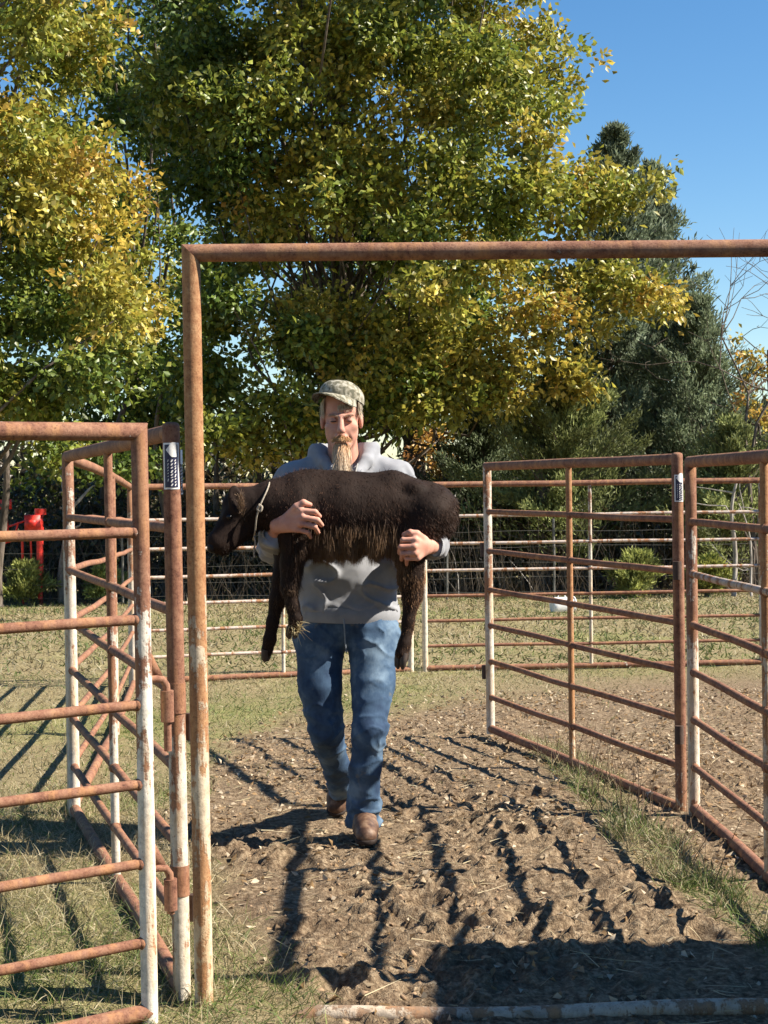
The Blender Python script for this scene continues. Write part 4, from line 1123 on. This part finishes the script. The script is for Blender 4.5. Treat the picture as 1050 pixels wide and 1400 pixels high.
# coat: short lying hair everywhere, shaggy fringe under the belly, woolly tufts on the legs
COAT = leafy('calf_coat', .1, .6, .12)
def coat(name, wfun, n, lfun, wd, dfun, cfun, bendamt, nseg=3, curl=.15):
    ctr = KV[KF].mean(1); P, Np = on_mesh(KV, KF, n, wfun(ctr))
    d = dfun(P, Np); d = d - Np * np.minimum(0, (d * Np).sum(1))[:, None]
    d = d + rng.normal(size=d.shape) * .22
    c0, c1 = cfun(P)
    V, F, C = strands(P - Np * .002, d, lfun(P) * rng.uniform(.6, 1.25, n), wd, (0, 0, -1), bendamt, nseg, curl, c0, c1)
    o = add(name, mesh_np(name, V, F, True, C), COAT, calf); return o
def xr(q): return sstep(-.42, -.30, q[:, 0])       # 0 on head and neck, 1 on trunk
def short_c(P):
    k_ = rng.uniform(.6, 1.35, (len(P), 1)); f = (.14 + .86 * xr(P))[:, None]
    patch = (.75 + .7 * sstep(-.2, .4, fbm(P[:, 0] * 9, P[:, 1] * 9, P[:, 2] * 6, 3, 66)))[:, None]
    return np.array([.026, .013, .0085]) * k_ * f * patch, np.array([.085, .044, .027]) * k_ * f * patch
coat('coat', lambda q: .25 + .75 * sstep(.06, -.03, q[:, 1]), 48000, lambda P: .008 + .009 * xr(P) * sstep(.30, .42, P[:, 2]), .0017,
     lambda P, N: N * .10 + np.stack([.45 + .3 * vnoise(P[:, 0] * 6, P[:, 2] * 6, s=8), np.zeros(len(P)), -.75 * np.ones(len(P))], 1), short_c, .3, 2, .08)
def fr_w(q):
    return sstep(.56, .47, q[:, 2]) * sstep(.30, .36, q[:, 2]) * sstep(-.27, -.19, q[:, 0]) * sstep(.22, .13, q[:, 0]) * sstep(.11, .0, q[:, 1])
def fr_c(P):
    k_ = rng.uniform(.55, 1.4, (len(P), 1)); br = (sstep(-.22, -.08, P[:, 0]) * sstep(.60, .50, P[:, 2]))[:, None]
    return np.array([.032, .019, .013]) * k_, (np.array([.20, .118, .062]) * br + np.array([.07, .043, .028]) * (1 - br)) * k_
coat('belly_fringe', fr_w, 17000, lambda P: (.052 + .026 * vnoise(P[:, 0] * 42, P[:, 1] * 20, s=4)) * (.6 + .4 * sstep(.38, .46, P[:, 2])), .0022,
     lambda P, N: N * .38 + np.stack([.30 * vnoise(P[:, 0] * 40, P[:, 2] * 8, s=9), np.zeros(len(P)), -np.ones(len(P))], 1), fr_c, 1.1, 3, .10)
def lg_w(q): return sstep(.37, .30, q[:, 2]) * 1.0
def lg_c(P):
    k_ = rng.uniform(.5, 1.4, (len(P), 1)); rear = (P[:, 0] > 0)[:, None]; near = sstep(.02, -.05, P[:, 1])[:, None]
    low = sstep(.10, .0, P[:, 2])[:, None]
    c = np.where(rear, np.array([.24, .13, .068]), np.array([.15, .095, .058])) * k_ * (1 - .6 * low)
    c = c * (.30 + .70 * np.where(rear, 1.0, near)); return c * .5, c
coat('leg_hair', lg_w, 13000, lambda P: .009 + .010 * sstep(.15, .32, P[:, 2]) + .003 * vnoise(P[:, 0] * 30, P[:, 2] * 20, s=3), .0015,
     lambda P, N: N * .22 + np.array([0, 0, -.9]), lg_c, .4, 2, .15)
# pale hair inside the near ear, dark eye, nostril
n = 260; e0 = np.array((-0.4478, -0.14, 0.6167)); r_ = e0 + rng.normal(size=(n, 3)) * np.array([.006, .003, .02])
V, F, C = strands(r_, np.tile([.3, -.5, .6], (n, 1)) + rng.normal(size=(n, 3)) * .3, .022, .0022, (0, 0, 1), .3, 3, .2, np.tile([.16, .10, .06], (n, 1)), np.tile([.34, .24, .16], (n, 1)))
add('ear_hair', mesh_np('ear_hair', V, F, True, C), COAT, calf)
blob('eye', (-0.4935, -0.137, 0.5699), (.013, .008, .011), plain('calf_eye', (.008, .006, .006), .25, .3, .1), calf)
blob('nose_pad', (-0.5609, -0.125, 0.4559), (.020, .030, .024), plain('nose_leather', (.010, .009, .009), .6, .2, .2, 60), calf)
HOOF = plain('hoof_horn', (.045, .032, .025), .55, .35, .4, 40, .4)
def hoof(a, c_, w=.024):
    a, c_ = Vector(a), Vector(c_); d = (c_ - a); L = d.length
    for s_ in (-1, 1):
        m_ = MB(); m_.tube([(s_ * w * .52, 0, 0), (s_ * w * .56, -.002, L * .4), (s_ * w * .55, -.006, L * .8), (s_ * w * .42, -.012, L)], np.array([w * .66, w * .62, w * .52, w * .2]), 10)
        o = add('hoof', m_.mesh('hoof'), HOOF, calf, a, d.to_track_quat('Z', 'Y').to_euler())
hoof((-0.2576, -0.045, 0.1382), (-0.2717, -0.01, 0.0978)); hoof((-0.3683, 0.01, 0.0454), (-0.3809, 0.015, 0.0019)); hoof((0.1576, -0.07, 0.0325), (0.1453, -0.085, -0.025)); hoof((0.1677, 0.05, 0.0387), (0.1582, 0.04, -0.0148))

# rope round the calf's neck
rc_, ru_ = np.array((-0.3763, -0.045, 0.5883)), (np.array((-0.3419, -0.045, 0.7011)) - np.array((-0.4108, -0.045, 0.4755))) / 2
loop = [rc_ + ru_ * math.cos(a) * (1.0 if math.cos(a) > 0 else .97) + np.array([.006 * math.sin(3 * a), -.101, 0]) * math.sin(a) for a in np.linspace(0, 2 * math.pi, 25)]
def smooth_path(pts, n=8):
    P = np.array(pts, float); out = []
    for a in range(len(P) - 1):
        p0, p1, p2, p3 = P[max(a - 1, 0)], P[a], P[a + 1], P[min(a + 2, len(P) - 1)]
        for q in range(n):
            t = q / n; out.append(.5 * (2 * p1 + (p2 - p0) * t + (2 * p0 - 5 * p1 + 4 * p2 - p3) * t * t + (3 * p1 - p0 - 3 * p2 + p3) * t ** 3))
    out.append(P[-1]); return np.array(out)
rope = empty('rope', CALF0); tag(rope, 'thin pale rope looped round the calf\'s neck', 'rope')
ROPE = Mat('rope_fibre', .9, .1); v = ROPE.coord('Object'); ROPE.color(ROPE.ramp(ROPE.noise(v, 180, 3), [(.3, (.20, .165, .12)), (.7, (.40, .35, .28))])); ROPE = ROPE.m
add('loop', tube_mesh('loop', smooth_path(loop), .0033, 8), ROPE, rope)
add('knot', tube_mesh('knot', smooth_path([(-0.3776, -0.146, 0.6157), (-0.3661, -0.153, 0.6074), (-0.3718, -0.154, 0.5908), (-0.383, -0.152, 0.5992), (-0.3742, -0.154, 0.6131)], 5), .005, 8), ROPE, rope)
add('loose_end', tube_mesh('loose_end', smooth_path([(-0.4026, -0.105, 0.4947), (-0.3978, -0.1, 0.4692), (-0.4044, -0.095, 0.4409), (-0.4024, -0.09, 0.4125)], 5), .0035, 8), ROPE, rope)

# hay caught on the hoof
n = 46; hc = np.array((-0.2445, -0.075, 0.1409)); rt = hc + rng.normal(size=(n, 3)) * np.array([.012, .010, .014])
V, F, C = strands(rt, rng.normal(size=(n, 3)) + np.array([.5, -.5, -.1]), rng.uniform(.025, .075, n), .0034, (0, 0, -1), .3, 3, .35, np.tile([.42, .33, .17], (n, 1)), np.tile([.56, .46, .26], (n, 1)))
hay = tag(add('hay', mesh_np('hay', V, F, True, C), leafy('dry_hay', .2, .7, .2), None, CALF0), 'wisp of dry hay caught on the calf\'s front hoof', 'hay', kind='stuff')

# ------------------------------------------------------------------ far wire fence
wf = empty('wire_fence', (0, 25.2, float(slope(np.array(25.2))))); tag(wf, 'sagging wire fence along the edge of the wood', 'fence')
WIRE = plain('galvanised_wire', (.12, .115, .10), .5, .4, .2, 20, 0, .3)
TPOST = plain('steel_post', (.16, .15, .13), .7, .3, .3, 20)
for x in (-7.2, -4.3, -1.2, 1.0, 2.75, 3.35, 6.1, 8.4):
    add('fence_post', tube_mesh('fence_post', [(0, 0, 0), (.01, 0, .7), (0, 0, 1.3)], .02, 8), TPOST, wf, (x, .03, 0))
for z in (.12, .35, .6, .85, 1.1):
    add('wire', tube_mesh('wire', [(x, .012 * math.sin(x * 3), z + .012 * math.sin(x * 1.9 + z * 9)) for x in np.linspace(-9, 9, 40)], .003, 5), WIRE, wf)
mb = MB()
for x in np.arange(.6, 9, .18): mb.tube([(x, 0, .05), (x, 0, 1.1)], .0013, 3, caps=False)
o = add('vertical_wires', mb.mesh('vertical_wires'), WIRE, wf); o['kind'] = 'stuff'

# ------------------------------------------------------------------ red machine at the left
RED = plain('faded_red_paint', (.78, .045, .03), .45, .4, .3, 14, .1)
rm = empty('red_farm_machine', (-5.85, 25.0 + .6, float(slope(np.array(25.9))))); tag(rm, 'bright red upright farm machine half hidden at the wood\'s edge', 'farm machine')
mb = MB(); mb.tube([(.12, 0, .1), (.12, 0, 1.55)], .045, 8); mb.tube([(.12, 0, .5), (.14, 0, 1.3)], .058, 8); add('mast', mb.mesh('mast'), RED, rm)
add('leg', tube_mesh('leg', [(-.18, .1, 0), (-.16, 0, 1.2)], .022, 8), RED, rm); add('leg', tube_mesh('leg', [(-.02, .1, .1), (-.02, 0, 1.15)], .018, 8), RED, rm)
add('leg', tube_mesh('leg', [(.13, .02, 0), (.12, 0, .9)], .035, 8), plain('dark_red_paint', (.16, .018, .014), .6, .3, .3, 20), rm)
mb = MB(); mb.box((-.09, -.12, 1.18), (.17, .12, 1.50)); mb.box((-.05, -.15, 1.30), (.10, -.119, 1.42)); add('gear_housing', mb.mesh('gear_housing', False), RED, rm)
mb = MB(); mb.tube([(.15, 0, 1.50), (.15, 0, 1.60)], .10, 12); add('cap_drum', mb.mesh('cap_drum'), RED, rm)
mb = MB(); mb.tube([(-.52, 0, 1.02), (-.28, 0, 1.1), (-.05, 0, 1.28)], .022, 7); mb.tube([(-.52, 0, 1.02), (-.42, .02, 1.3), (-.05, 0, 1.42)], .018, 7); mb.tube([(-.3, 0, 1.08), (-.22, 0, 1.38)], .016, 7); add('boom', mb.mesh('boom'), RED, rm)
mb = MB(); mb.tube([(-.40, 0, 1.15), (-.43, 0, 1.62), (-.36, 0, 1.74)], [.03, .03, .05], 8); add('lever', mb.mesh('lever'), RED, rm)
mb = MB(); mb.box((-.50, -.05, 1.60), (-.33, .05, 1.76)); add('bracket', mb.mesh('bracket', False), RED, rm)
mb = MB(); mb.box((-.30, -.02, .52), (.12, .02, .56)); add('crossbar', mb.mesh('crossbar', False), RED, rm)

# ------------------------------------------------------------------ white tub on the pasture
tb = empty('plastic_tub', (2.43, 21.3, float(slope(np.array(21.3))) + .01), (0, 0, R(14))); tb.scale = (1.25, 1.25, 1.05); tag(tb, 'small white plastic tub lying on the pasture', 'tub')
TUBM = plain('white_plastic', (.74, .73, .70), .5, .4, .08, 9)
m_ = SDF((-.2, -.14, -.02), (.2, .14, .26), .008); m_.cone((-.07, 0, .095), (.075, 0, .095), .10, .10, .01, flat=((0, 1, 0), .85)); m_.cone((-.08, 0, .04), (.08, 0, .04), .07, .07, .03)
m_.below(0, (-1, 0, 0), (-.125, 0, 0)); m_.below(0, (1, 0, 0), (.135, 0, 0)); m_.below(0, (0, 0, -1), (0, 0, .002))
add('body', mesh_np('body', *m_.surface()), TUBM, tb)
add('rim', tube_mesh('rim', [(.135, .086 * math.cos(a), .095 + .1 * math.sin(a)) for a in np.linspace(0, 2 * math.pi, 25)], .008, 8), TUBM, tb)
add('handle', tube_mesh('handle', [(-.05, 0, .19), (-.04, 0, .225), (.03, 0, .225), (.04, 0, .19)], .008, 8), TUBM, tb)

# ------------------------------------------------------------------ grass, litter, clods
GRASS = leafy('grass_blades', .3, .6, .3)
def blades(name, label, P, ln, wd, hue, lean=.8, cat='grass', bend=.7, nseg=3, gain=1.0):
    n = len(P)
    d = np.stack([rng.normal(size=n) * lean, rng.normal(size=n) * lean, np.ones(n)], 1)
    dryc = np.array([[.44, .36, .19], [.56, .47, .27], [.34, .26, .13], [.62, .54, .35]])[rng.integers(0, 4, n)]
    grn = np.array([[.13, .20, .04], [.18, .25, .06], [.10, .15, .034], [.25, .30, .09]])[rng.integers(0, 4, n)]
    c1 = np.where((rng.random(n) < hue)[:, None], grn, dryc) * gain * rng.uniform(.7, 1.2, (n, 1)); c0 = c1 * .75
    V, F, C = strands(P, d, ln, wd, (0, 0, -1), bend, nseg, .35, c0, c1)
    return tag(add(name, mesh_np(name, V, F, True, C), GRASS), label, cat, kind='stuff')
def scatter(n, x0, x1, y0, y1, keep):
    x = rng.uniform(x0, x1, n); y = rng.uniform(y0, y1, n); k_ = keep(x, y) > rng.random(n); x, y = x[k_], y[k_]
    return np.stack([x, y, height(x, y) - .004], 1)
def gden(x, y): return (1 - mud_mask(x, y)) ** 1.5
def ghue(P, a=.0): return np.clip(.34 + a + .8 * fbm(P[:, 0] * 1.3, P[:, 1] * 1.0, s=91) + .3 * fbm(P[:, 0] * 6, P[:, 1] * 5, s=92), .03, .95)
P = scatter(135000, -2.6, .1, 3.4, 7.6, lambda x, y: gden(x, y) * (.45 + .55 * sstep(-.3, .3, fbm(x * 2.5, y * 2.5, s=95))))
blades('near_grass', 'tangled dry and green grass around the open gate', P, rng.uniform(.03, .10, len(P)) , .0032, np.clip(ghue(P, .02) + .35 * sstep(5.6, 4.4, P[:, 1]), 0, 1), nseg=2, gain=.85)
P = scatter(110000, .75, 1.75, 3.6, 9.2, lambda x, y: gden(x, y) * (.22 + .78 * sstep(-.15, .25, fbm(x * 4.5, y * 3.2, s=131))))
hh = rng.uniform(.025, .095, len(P)) * (1 + .5 * vnoise(P[:, 0] * 5, P[:, 1] * 4, s=3))
blades('verge_grass', 'tufted grass growing along the foot of the right panels', P, hh, .0042, np.clip(ghue(P, .22), 0, 1), .7, nseg=2, gain=.85)
P = scatter(70000, -3.4, 4.2, 7.4, 13.5, lambda x, y: np.clip(gden(x, y) + .04, 0, 1) * .95)
blades('pen_grass', 'short patchy grass inside the pen', P, rng.uniform(.025, .065, len(P)), .006, ghue(P, .02) * np.where((P[:, 1] > 9.3) & (P[:, 1] < 11) & (P[:, 0] < 1), 1.3, .75), .9, nseg=2, gain=.75)
P = scatter(48000, -7, 7.5, 13.5, 26.4, lambda x, y: np.ones_like(x))
blades('pasture_grass', 'dry pasture grass between the pen and the wood', P, rng.uniform(.04, .10, len(P)), .016, ghue(P, .06) * .9, .8, nseg=2, gain=.62)
# dead weed stalks along the right panel
n = 130; x = rng.normal(1.0, .13, n); y = rng.uniform(5.4, 8.4, n); rt = np.stack([x, y, height(x, y)], 1)
V, F, C = strands(rt, np.stack([rng.normal(size=n) * .3, rng.normal(size=n) * .3, np.ones(n)], 1), rng.uniform(.12, .42, n), .0045, (0, 0, -1), .2, 5, .3, np.tile([.12, .08, .05], (n, 1)), np.tile([.22, .15, .09], (n, 1)))
tag(add('weed_stalks', mesh_np('weed_stalks', V, F, True, C), GRASS), 'dead weed stalks beside the angled right panel', 'weeds', kind='stuff')

# leaf scraps, straw and crumbs on the mud
def mudden(x, y): return mud_mask(x, y)
P = scatter(27000, -1.6, 3.2, 3.8, 11.5, lambda x, y: mudden(x, y) * (.35 + .65 * sstep(-.25, .35, fbm(x * 2, y * 1.6, s=101))) * (.4 + .6 * sstep(4.5, 7, y)))
n = len(P); D = rng.normal(size=(n, 3)) * np.array([1, 1, .35]); P[:, 2] += .008
C = np.array([[.42, .32, .20], [.54, .44, .31], [.28, .19, .11], [.33, .21, .10]])[rng.integers(0, 4, n)] * rng.uniform(.7, 1.15, (n, 1))
V, F, c = kites(P, D, rng.uniform(.014, .042, n), rng.uniform(.009, .024, n), C, .5)
tag(add('leaf_litter', mesh_np('leaf_litter', V, F, False, c), GRASS), 'scraps of dead leaf trodden into the mud', 'leaf litter', kind='stuff')
P = scatter(1500, -1.5, 2.2, 4.0, 9.5, lambda x, y: mudden(x, y)); P[:, 2] += .012; n = len(P)
V, F, C = strands(P, rng.normal(size=(n, 3)) * np.array([1, 1, .12]), rng.uniform(.04, .16, n), .0034, (0, 0, -1), .1, 3, .2, np.tile([.44, .36, .21], (n, 1)), np.tile([.58, .50, .33], (n, 1)))
tag(add('straw', mesh_np('straw', V, F, True, C), GRASS), 'stalks of straw strewn over the mud', 'straw', kind='stuff')
# crumbled clods
ico = np.array([(0, 0, 1), (.89, 0, .45), (.28, .85, .45), (-.72, .53, .45), (-.72, -.53, .45), (.28, -.85, .45), (.72, .53, -.45), (-.28, .85, -.45), (-.89, 0, -.45), (-.28, -.85, -.45), (.72, -.53, -.45), (0, 0, -1)])
icf = np.array([(0, 1, 2), (0, 2, 3), (0, 3, 4), (0, 4, 5), (0, 5, 1), (1, 6, 2), (2, 7, 3), (3, 8, 4), (4, 9, 5), (5, 10, 1), (6, 7, 2), (7, 8, 3), (8, 9, 4), (9, 10, 5), (10, 6, 1), (6, 11, 7), (7, 11, 8), (8, 11, 9), (9, 11, 10), (10, 11, 6)])
P = scatter(6000, -1.5, 2.4, 3.8, 9.8, lambda x, y: mudden(x, y) * (.25 + .75 * sstep(-.1, .4, fbm(x * 1.6, y * 1.3, s=111)))); n = len(P)
r_ = (.004 + .008 * rng.random((n, 1, 1)) ** 2) * (1 + .55 * rng.normal(size=(n, 12, 1))).clip(.3, 2.0) * np.array([1.2, 1.1, .75])
V = (P[:, None, :] + ico[None] * r_).reshape(-1, 3); F = (np.arange(n)[:, None, None] * 12 + icf[None]).reshape(-1, 3)
tag(add('clods', mesh_np('clods', V, F, False), plain('clod_soil', (.25, .17, .105), .95, .1, .45, 14, .5)), 'crumbled clods of dried mud', 'clods', kind='stuff')
